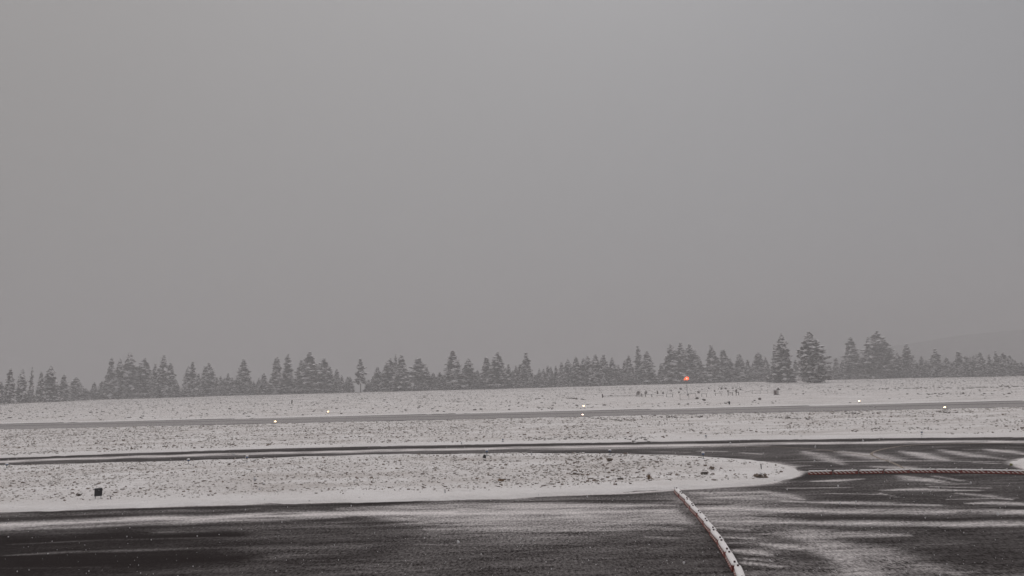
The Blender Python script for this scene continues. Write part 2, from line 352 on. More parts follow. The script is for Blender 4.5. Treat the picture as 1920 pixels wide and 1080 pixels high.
# ---------------------------------------------------------------- the pavements and the snow the wind has left on them
def paint(X, Y, cov, pts, hw, val, st=1.0, kind='h'):
    w_ = [at(a, b) for a, b in pts]
    if len(w_) == 1: w_.append(w_[0]+Vector((.01, 0, 0)))
    n = len(w_)
    hs_ = []
    for i, p in enumerate(w_):
        h = hw*(p.y**2/8626 if kind == 'h' else p.y/F)
        if kind == 'h' and (i == 0 or i == n-1) and -10 < pts[min(i, len(pts)-1)][0] < 1930: h *= .35
        hs_.append(h)
    hm = max(hs_)*3
    x0 = min(p.x for p in w_)-hm; x1 = max(p.x for p in w_)+hm; y0 = min(p.y for p in w_)-hm; y1 = max(p.y for p in w_)+hm
    sel = (X > x0) & (X < x1) & (Y > y0) & (Y < y1)
    if not sel.any(): return
    x = X[sel]; yv = Y[sel]; yw = yv + (vnoise(x, yv, 2.7, 21)-.5)*min(hs_[len(hs_)//2]*.9, .8)
    best = np.full(x.shape, 1e9)
    for i in range(n-1):
        a, b = w_[i], w_[i+1]; dx, dy = b.x-a.x, b.y-a.y
        t = np.clip(((x-a.x)*dx+(yw-a.y)*dy)/(dx*dx+dy*dy), 0, 1)
        d = np.hypot(x-a.x-t*dx, yw-a.y-t*dy)/(hs_[i]*(1-t)+hs_[i+1]*t)
        best = np.minimum(best, d)
    k = st*np.exp(-best**2.4)
    if val > .2:                            # wind-blown snow lies in broken, feathered patches
        pn = .55*vnoise(x/3.0, (yv-.04*x)/.55, 1, 61)+.45*vnoise(x/.9, yv/.22, 1, 62)
        k = k*np.clip(.12+1.65*pn, 0, 1.08).clip(0, 1) if kind == 'h' and hw < 12 else k*np.clip(.25+1.4*pn, 0, 1)
    cov[sel] = cov[sel]*(1-k)+val*k
STROKES = [
 # broad zones
 ([(1290, 1040), (1180, 1045), (1000, 1045), (820, 1050)], 30, .085, .9, 'h'), ([(700, 1040), (560, 1050)], 26, .03, .9, 'h'),
 ([(-100, 1018), (200, 1010), (440, 1004)], 17, .0, 1, 'h'), ([(-100, 1058), (200, 1050), (440, 1045)], 36, .0, 1, 'h'), ([(1700, 1045), (2000, 1060)], 28, .05, 1, 'h'),
 ([(1500, 905), (1700, 905), (2000, 912)], 14, .10, .9, 'h'), ([(1300, 846), (1500, 854), (1700, 856), (2000, 858)], 13, .10, .9, 'h'),
 ([(1330, 848), (1440, 850), (1500, 856)], 9, .12, .8, 'h'), ([(1520, 878), (1900, 880)], 5, .11, .8, 'h'),
 ([(770, 969), (1000, 967), (1290, 967)], 25, .42, .95, 'h'), ([(640, 955), (800, 952), (960, 949)], 6, .35, .9, 'h'), ([(1290, 935), (1360, 935), (1450, 938)], 15, .26, .9, 'h'), ([(1310, 970), (1380, 972), (1450, 978)], 17, .25, .9, 'h'), ([(1400, 1000), (1440, 1030), (1500, 1060)], 30, .18, .9, 'v'),
 # taxiway
 ([(-300, 878), (0, 865.8), (100, 861), (240, 857), (480, 850.5), (700, 845.5), (960, 840), (1200, 836), (1440, 832), (1700, 828.8), (1920, 828), (2100, 828)], 1.9, .88, 1, 'h'),
 ([(-50, 862), (240, 853.5), (480, 846), (960, 836), (1440, 828), (1920, 823)], .9, .0, .7, 'h'),
 ([(1000, 843.5), (1200, 839.5), (1440, 836)], 1.6, .32, .8, 'h'), ([(1220, 847), (1290, 848)], 1.2, .3, .8, 'h'),
 ([(1310, 846), (1362, 846.5)], 1.0, .5, .9, 'h'), ([(1392, 849), (1428, 851.5)], 1.4, .65, .9, 'h'), ([(1450, 866.6), (1600, 865), (1750, 864), (1890, 866)], .7, .55, .8, 'h'),
 # between the taxiway and the long barrier
 ([(1510, 847), (1530, 852), (1555, 861), (1580, 871)], 2.0, .42, .9, 'h'), ([(1580, 847.5), (1620, 853), (1660, 860), (1690, 863)], 3.2, .5, .9, 'h'),
 ([(1610, 850), (1672, 857)], 2.4, .42, .8, 'h'), ([(1692, 846.5), (1725, 851.5), (1755, 860), (1775, 863)], 2.2, .6, .95, 'h'),
 ([(1764, 843.5), (1796, 849), (1830, 855), (1885, 861)], 2.2, .55, .9, 'h'), ([(1808, 843), (1850, 843.5)], .9, .5, .9, 'h'),
 ([(1848, 842), (1885, 846), (1925, 852)], 2.2, .68, .95, 'h'), ([(1832, 848.5), (1872, 849.5)], 1.0, .5, .9, 'h'), ([(1860, 833), (1930, 836)], 1.5, .0, .9, 'h'),
 ([(1640, 875), (1690, 877), (1725, 881)], 3.0, .5, .9, 'h'), ([(1825, 867), (1890, 870)], 1.4, .4, .9, 'h'), ([(1430, 870), (1520, 873)], 1.4, .3, .7, 'h'),
 # below the long barrier
 ([(1525, 902.5), (1570, 901), (1614, 898)], 2.0, .5, .9, 'h'), ([(1690, 892), (1720, 898), (1765, 905)], 3.6, .5, .9, 'h'), ([(1755, 893), (1800, 901)], 3.0, .4, .9, 'h'),
 ([(1735, 908), (1815, 907)], 1.6, .4, .8, 'h'), ([(1475, 915.5), (1596, 914)], 1.3, .5, .9, 'h'), ([(1655, 919.5), (1740, 918), (1835, 919.5)], 2.3, .52, .9, 'h'),
 ([(1745, 912), (1855, 915)], 2.0, .42, .9, 'h'), ([(1550, 925), (1655, 927)], 1.4, .42, .9, 'h'), ([(1795, 925), (1850, 930), (1895, 937)], 2.6, .38, .9, 'h'),
 ([(1645, 924), (1682, 932)], 1.3, .4, .9, 'h'), ([(1775, 936.5), (1905, 934)], 1.3, .42, .9, 'h'), ([(1430, 921), (1470, 929), (1500, 936)], 3.6, .45, .9, 'h'),
 ([(1700, 894), (1745, 898), (1790, 906)], .8, .65, .8, 'h'),
 ([(1470, 941), (1560, 941), (1660, 944), (1765, 947)], 2.3, .5, .9, 'h'), ([(1815, 944), (1870, 943.5), (1930, 945.5)], 2.6, .62, .95, 'h'),
 ([(1475, 949.5), (1610, 949)], 1.3, .02, .9, 'h'), ([(1850, 951.5), (1930, 953.5)], 2.0, .0, .95, 'h'),
 ([(1270, 955), (1440, 956.5), (1600, 957.5), (1760, 958.5), (1940, 961)], 4.2, .62, .95, 'h'),
 ([(1420, 969.5), (1520, 970), (1620, 971), (1760, 972.5), (1940, 973)], 2.6, .03, .95, 'h'),
 ([(1400, 978), (1560, 980), (1700, 981.5), (1940, 983)], 4.2, .48, .95, 'h'),
 ([(1500, 992), (1720, 993), (1940, 996)], 4, .06, .85, 'h'), ([(1430, 999), (1500, 1003), (1600, 1003), (1705, 1004)], 4.5, .36, .85, 'h'),
 ([(1515, 1000), (1560, 1028), (1605, 1060), (1650, 1100)], 36, .36, .9, 'v'), ([(1560, 1020), (1640, 1038), (1700, 1060), (1800, 1080)], 12, .26, .75, 'h'),
 ([(1430, 1020), (1480, 1026), (1545, 1034)], 5.5, .42, .9, 'h'), ([(1440, 1043), (1500, 1046), (1560, 1052)], 6, .05, .9, 'h'), ([(1400, 1056), (1462, 1062)], 7, .42, .9, 'h'),
 # right of the winding barrier
 ([(1300, 924), (1420, 923)], 5, .55, .9, 'h'), ([(1320, 934), (1420, 933)], 3.5, .52, .9, 'h'), ([(1400, 915), (1470, 912)], 1.4, .03, .9, 'h'), ([(1322, 920.5), (1346, 926)], 1.4, .08, .9, 'h'),
 ([(1356, 929.5), (1386, 929)], 1.5, .1, .9, 'h'), ([(1400, 928), (1440, 930)], 3, .3, .8, 'h'), ([(1290, 938.5), (1440, 938)], .9, .12, .8, 'h'), ([(1295, 946), (1368, 946)], 1.8, .0, .95, 'h'),
 ([(1315, 952), (1375, 952.5)], 3.6, .6, .9, 'h'), ([(1330, 961), (1400, 962)], 3.4, .5, .9, 'h'), ([(1330, 968), (1440, 967.5)], 1.4, .08, .9, 'h'),
 ([(1338, 977), (1402, 979)], 4.6, .52, .9, 'h'), ([(1346, 989), (1400, 993)], 4, .42, .9, 'h'), ([(1350, 999), (1442, 998.5)], 2.8, .02, .95, 'h'),
 ([(1358, 1007), (1412, 1009)], 4, .38, .9, 'h'), ([(1362, 1018), (1406, 1018)], 3, .36, .9, 'h'), ([(1366, 1025), (1432, 1031)], 3.2, .0, .95, 'h'),
 ([(1372, 1034), (1415, 1037), (1445, 1043)], 5, .45, .9, 'h'), ([(1395, 1047), (1445, 1052)], 4, .40, .9, 'h'),
 # left and middle below the island
 ([(480, 1012), (700, 1008), (800, 1010)], 1.6, .10, .8, 'h'), ([(20, 1020), (200, 1013), (330, 1009)], 1.4, .09, .8, 'h'), ([(560, 1052), (760, 1048)], 2.2, .10, .7, 'h'),
 ([(-100, 966), (240, 958.5), (480, 951.5), (560, 949)], 3.2, .03, .85, 'h'),
 ([(-100, 968), (240, 961), (480, 954)], 3.4, .14, .9, 'h'), ([(-100, 963), (240, 955.5), (480, 949)], 1.6, .0, .9, 'h'), ([(-50, 973), (200, 967), (420, 961)], 1.3, .03, .9, 'h'),
 ([(580, 947), (700, 944.5), (830, 941)], 2.2, .0, .95, 'h'), ([(640, 953.5), (800, 951), (960, 946.5), (1100, 944)], 3.4, .38, .9, 'h'), ([(560, 959), (690, 956.5)], 1.3, .05, .8, 'h'),
 ([(960, 941), (1070, 938.5), (1262, 938)], 2.0, .02, .9, 'h'), ([(880, 940), (960, 938)], 1.2, .03, .8, 'h'),
 ([(-150, 989), (0, 984), (240, 975), (480, 966.5), (700, 962.5), (960, 961), (1080, 961)], 4.0, .78, .95, 'h'),
 ([(-150, 997), (0, 992), (240, 983), (480, 972.5), (640, 970)], 3.2, .30, .8, 'h'),
 ([(960, 949), (1100, 947.5), (1262, 946)], 4.0, .58, .9, 'h'), ([(900, 957.5), (1100, 957), (1270, 958)], 3.6, .52, .9, 'h'),
 ([(790, 970), (1000, 969), (1290, 969)], 5, .36, .9, 'h'), ([(760, 981), (1000, 979), (1290, 980)], 5, .30, .9, 'h'), ([(800, 992), (1000, 990), (1270, 991)], 6, .26, .9, 'h'),
 ([(640, 982), (700, 981), (780, 979)], 3, .03, .9, 'h'), ([(960, 978), (1060, 977)], 1.3, .12, .8, 'h'), ([(1130, 980), (1270, 978.5)], 1.3, .12, .8, 'h'), ([(800, 982), (860, 981)], 1.3, .14, .8, 'h'),
 ([(820, 1002), (900, 1000), (965, 998)], 1.6, .04, .9, 'h'), ([(960, 1000), (1120, 998), (1250, 998)], 2.0, .12, .8, 'h'), ([(815, 968.5), (850, 966.5)], 1.6, .75, .9, 'h'),
 ([(1215, 1006), (1262, 1008)], 4, .22, .7, 'h'), ([(1060, 1006), (1120, 1010)], 3, .2, .8, 'h'), ([(1210, 1033), (1260, 1034)], 3, .15, .7, 'h'), ([(580, 995), (760, 991)], 3, .10, .7, 'h'),
 ([(780, 1020), (870, 1022)], 2.4, .2, .8, 'h'), ([(290, 998), (400, 996)], 2.4, .20, .8, 'h'), ([(0, 1042), (120, 1036), (300, 1030), (460, 1025)], 2.2, .13, .8, 'h'), ([(0, 1065), (200, 1064)], 3, .05, .8, 'h'),
 ([(960, 1046), (1060, 1048), (1150, 1046)], 2.6, .17, .8, 'h'), ([(300, 1010), (480, 1007)], 3, .06, .8, 'h'),
 ([(1280, 955), (1320, 985), (1350, 1030), (1372, 1085)], 14, .05, .8, 'v'),  # shade beside the winding barrier, painted in as nearly bare asphalt
]
yp = [-40, -20, 0, 8, 14]; y = 18
while y < 84: yp.append(y); y += max(.11, y*y/8626*.6)
X, Y = fan(yp, 900, 1.3)
cov = .03+.03*vnoise(X, Y, 5, 31)
# the wind-blown base: long thin streaks
for sx, sy, a, sd_ in ((9, .5, .10, 41), (4, .3, .07, 42), (14, 1.1, .07, 43)):
    cov += a*np.clip(vnoise(X/sx*3, (Y-.03*X)/sy, 3, sd_)*2-1.1, 0, 1)
for s1 in STROKES:
    pts_, hw_, v_, st_, kd_ = s1
    if v_ > .2: v_ = min(.95, v_**.62); hw_ *= 1.15
    paint(X, Y, cov, pts_, hw_, v_, st_, kd_)
sf = snowside(X, Y); fr = np.exp(-np.clip(-sf, 0, 9)/(.04+.55*vnoise(X/2.2, Y, 1.5, 71)**2))*(sf < .3)
cov = np.maximum(cov, .85*fr*np.clip(.2+1.5*vnoise(X/1.5, Y/.4, 1, 72), 0, 1))
me = mesh_np('apron', np.stack([X, Y, np.zeros_like(X)], -1).reshape(-1, 3), gridf(*X.shape), [M['apron']], attr={'snow_cover': cov.ravel().clip(0, 1)})
tag(link('apron', me), kind='structure')
# runway
nx = 420
xs = np.linspace(-260, 330, nx); vs = np.linspace(-1.2, ct-cb+1.2, 46)
X, V_ = np.meshgrid(xs, vs); Y = mr*X+cb+V_
wd = ct-cb
cov = .31+.12*vnoise(X, Y*4, 40, 8)
cov = np.where(np.abs(V_-wd*.965) < .04*wd, .05, cov)
g_ = np.exp(-((V_-wd*.60)/(.035*wd))**2); cov = cov*(1-g_)+.16*g_
g_ = np.exp(-((V_-wd*.80)/(.08*wd))**2)*.6; cov = cov*(1-g_)+.52*g_
g_ = np.exp(-((V_-wd*.30)/(.18*wd))**2)*.5; cov = cov*(1-g_)+.40*g_
e = np.clip((X+75)/25, .45, 1)*(.55+.45*vnoise(X, Y, 7, 88))*(V_ < wd*.10)
cov = cov*(1-e)+.0*e
me = mesh_np('runway', np.stack([X, Y, np.full_like(X, .0)], -1).reshape(-1, 3), gridf(*X.shape), [M['runway']], attr={'snow_cover': cov.ravel().clip(0, 1)})
tag(link('runway', me), kind='structure')
# faded yellow taxi line curving over the apron
def ribbon(name, pts, w_, m, z=.004):
    w3 = [at(a, b) for a, b in pts]; Pn = []
    for i in range(len(w3)-1):
        for k in range(8):
            t = k/8; p0 = w3[max(i-1, 0)]; p1 = w3[i]; p2 = w3[i+1]; p3 = w3[min(i+2, len(w3)-1)]
            Pn.append(.5*((2*p1)+(p2-p0)*t+(2*p0-5*p1+4*p2-p3)*t*t+(3*p1-p0-3*p2+p3)*t**3))
    Pn.append(w3[-1]); v = []; f = []
    for i, p in enumerate(Pn):
        d = (Pn[min(i+1, len(Pn)-1)]-Pn[max(i-1, 0)]).normalized(); n = Vector((-d.y, d.x, 0))*w_/2
        v += [(p.x+n.x, p.y+n.y, z), (p.x-n.x, p.y-n.y, z)]
        if i: f.append((2*i-2, 2*i-1, 2*i+1, 2*i))
    me = bpy.data.meshes.new(name); me.from_pydata(v, [], f); return tag(link(name, me, m), kind='structure')
M['paint'] = simple('faded_yellow_paint_under_snow', (.24, .20, .165), .9, .5, 1.2)
ribbon('taxiway_marking', [(1900, 830.5), (1750, 833), (1690, 836.5), (1648, 844), (1634, 851), (1645, 858), (1672, 867), (1695, 878)], .22, M['paint'])
ribbon('taxiway_marking', [(1300, 836.5), (1440, 837.5), (1520, 841.5), (1580, 848), (1636, 856)], .2, M['paint'])

# ---------------------------------------------------------------- hill beyond the trees on the right
hx = np.linspace(380, 2300, 90); hy = np.linspace(1150, 2300, 40)
X, Y = np.meshgrid(hx, hy)
tpx = X/1330
ridge = np.interp(tpx*F*1.0+960, [1250, 1450, 1560, 1640, 1740, 1830, 1920, 2100, 2600], [0, 14, 28, 44, 58, 70, 78, 92, 120])
Z = -34 + (ridge+34)*np.exp(-((Y-1420)/230.)**2) + (vnoise(X, Y, 60, 3)-.5)*5
Z = np.where((Y < 1200) | (Y > 2200), -36, Z)
m, nd, lk, bs = mat('forested_snowy_hillside')
g = node(nd, 'ShaderNodeNewGeometry'); n1 = node(nd, 'ShaderNodeTexNoise', {'Scale': .09, 'Detail': 6}); lk.new(g.outputs['Position'], n1.inputs['Vector'])
c = node(nd, 'ShaderNodeMix', data_type='RGBA'); c.inputs['A'].default_value = (.04, .045, .04, 1); c.inputs['B'].default_value = (.42, .40, .41, 1)
lk.new(n1.outputs['Fac'], c.inputs['Factor']); lk.new(c.outputs['Result'], bs.inputs['Base Color']); bs.inputs['Roughness'].default_value = 1; bs.inputs['Specular IOR Level'].default_value = .1
tag(link('hill', mesh_np('hill', np.stack([X, Y, Z], -1).reshape(-1, 3), gridf(*X.shape), [m], smooth=True)), kind='structure')

# ---------------------------------------------------------------- trees
def crown_mesh(name, prof, seed, H=20., base=.06, lean=0., dens=1.0, snow=.5, rag=.35):
    r = random.Random(seed); V = []; Fc = []; MI = []
    h = H*base
    arms = [(r.uniform(0, 6.28), r.uniform(.75, 1.25)) for _ in range(5)]
    def clump(p, sx, sz, sn):
        b = len(V); a0 = r.uniform(0, 6.28); n = 5
        top = (p[0]+r.uniform(-.1, .1), p[1]+r.uniform(-.1, .1), p[2]+sz*r.uniform(.5, 1)); bot = (p[0], p[1], p[2]-sz*r.uniform(.7, 1.5))
        V.append(top); V.append(bot)
        for k in range(n):
            a = a0+6.283*k/n; q = sx*r.uniform(.55, 1.3)
            V.append((p[0]+q*math.cos(a), p[1]+q*math.sin(a), p[2]+r.uniform(-.35, .15)*sz))
        for k in range(n):
            i, j = b+2+k, b+2+(k+1) % n
            Fc.append((b, i, j)); MI.append(1 if sn else 0)
            Fc.append((b+1, j, i)); MI.append(1 if sn and r.random() < .3 else 0)
    while h < H*.995:
        t = (h/H-base)/(1-base); R0 = prof(t)*H*(1+.13*math.sin(h*2.3+seed)*(t < .92))
        nb = max(3, int(5+R0*2.2*dens)); off = r.uniform(0, 6.28); lx = lean*H*(h/H)**2
        for k in range(nb):
            a = off+6.283*k/nb+r.uniform(-.35, .35)
            arm = 1+.18*sum(math.cos(a-q[0])*(q[1]-1)*2 for q in arms)
            Lb = R0*arm*r.uniform(1-rag, 1.08+rag*.45)
            nc = max(1, int(Lb/.62)); droop = r.uniform(.08, .30)
            sn0 = r.random() < snow*1.0
            for c_ in range(nc):
                u = (c_+.8)/nc*Lb
                if r.random() < .12: continue
                s = (.34+.34*r.random())*(1.1-.3*c_/nc)*min(1, .42+R0/2.2)*(1.5 if sn0 else 1)
                clump((lx+u*math.cos(a)+r.uniform(-.15, .15), u*math.sin(a)+r.uniform(-.15, .15), h-droop*u+r.uniform(-.15, .15)), s*1.15, s*(.8 if sn0 else .62), sn0 and r.random() < .8)
        h += (.42+.25*r.random())*(1.0 if t < .8 else .8)
    clump((lean*H, 0, H*.985), .13, .8, True)
    return mesh_np(name, V, Fc, [M['needle'], M['treesnow']], MI)
def cone(r, p=1.0): return lambda t: r*(1-t)**p*(1 if t > .12 else .72+t*2.3)+.003
def blob(r): return lambda t: r*max(0.02, (1-t**1.9))*(.78+.22*math.sin(min(t*4, 1.57)))
def tall(r): return lambda t: r*1.08*((1-t)**.84)*(.88+.12*math.cos(t*9))
PRO = {'a': [crown_mesh('crown', cone(.17, .85), 1), crown_mesh('crown', cone(.17, .75), 2, snow=.6), crown_mesh('crown', cone(.16, .95), 3, rag=.5)],
       'n': [crown_mesh('crown', cone(.12, .8), 4), crown_mesh('crown', tall(.10), 5, rag=.5), crown_mesh('crown', cone(.12, .7), 6, snow=.6)],
       'b': [crown_mesh('crown', tall(.19), 7, dens=1.1), crown_mesh('crown', blob(.20), 8, rag=.4, dens=1.1), crown_mesh('crown', tall(.18), 9, snow=.6, rag=.5)],
       'r': [crown_mesh('crown', blob(.24), 10, rag=.35, dens=1.2), crown_mesh('crown', blob(.25), 11, rag=.45, dens=1.2)],
       'p': [crown_mesh('crown', lambda t: .13*(1-t)**.55*(.8+.35*math.sin(t*21)), 12, base=.30, rag=.5), crown_mesh('crown', blob(.20), 13, base=.25, rag=.55, dens=.8)],
       'l': [crown_mesh('crown', lambda t: .20*max(.02, 1-max(0, (t-.38)/.62)**1.7)*(.80+.20*min(1, t*2.2))*(.92+.10*math.sin(t*14)), 14, lean=-.030, rag=.4, dens=1.3, snow=.75)]}
PR = {'a': .17, 'n': .115, 'b': .19, 'r': .24, 'p': .15, 'l': .20}
tb = MB(); tb.tube([(0, 0, -1), (0, 0, 3), (.05, .03, 9), (0, .05, 15), (0, 0, 19.3)], [.36, .30, .22, .13, .04], 7)
TRK = tb.build('trunk', M['bark']).data
bpy.data.objects.remove(bpy.data.objects['trunk'])
def tree(px, top, wpx, st, label, group, dz=None, basepy=None, name='pine_tree'):
    if basepy: Yc = at(px, basepy).y
    else: Yc = float(np.interp((px-960)/F, CT, CY)) + (rng.uniform(3, 22) if dz is None else dz)
    d = ray(px, hor(px)+12); x = d.x/d.y*Yc
    zb = tz(x, Yc)-.15; zt = above(px, top, Yc); h = zt-zb
    wr = wpx/F*Yc/2*1.12
    root = empty(name, (x, Yc, zb), label, 'tree', group, rng.uniform(0, 6.28) if st not in 'l' else 0)
    me_ = rng.choice(PRO[st]); s = h/20; sx = wr/(PR[st]*20)
    for nm, mm in (('crown', me_), ('trunk', TRK)):
        o = bpy.data.objects.new(nm, mm); C.objects.link(o); o.parent = root
        o.scale = (sx, sx, s) if nm == 'crown' else (s, s, s)
        if nm == 'trunk' and st == 'l': o.rotation_euler = (0, R(-1.5), 0)
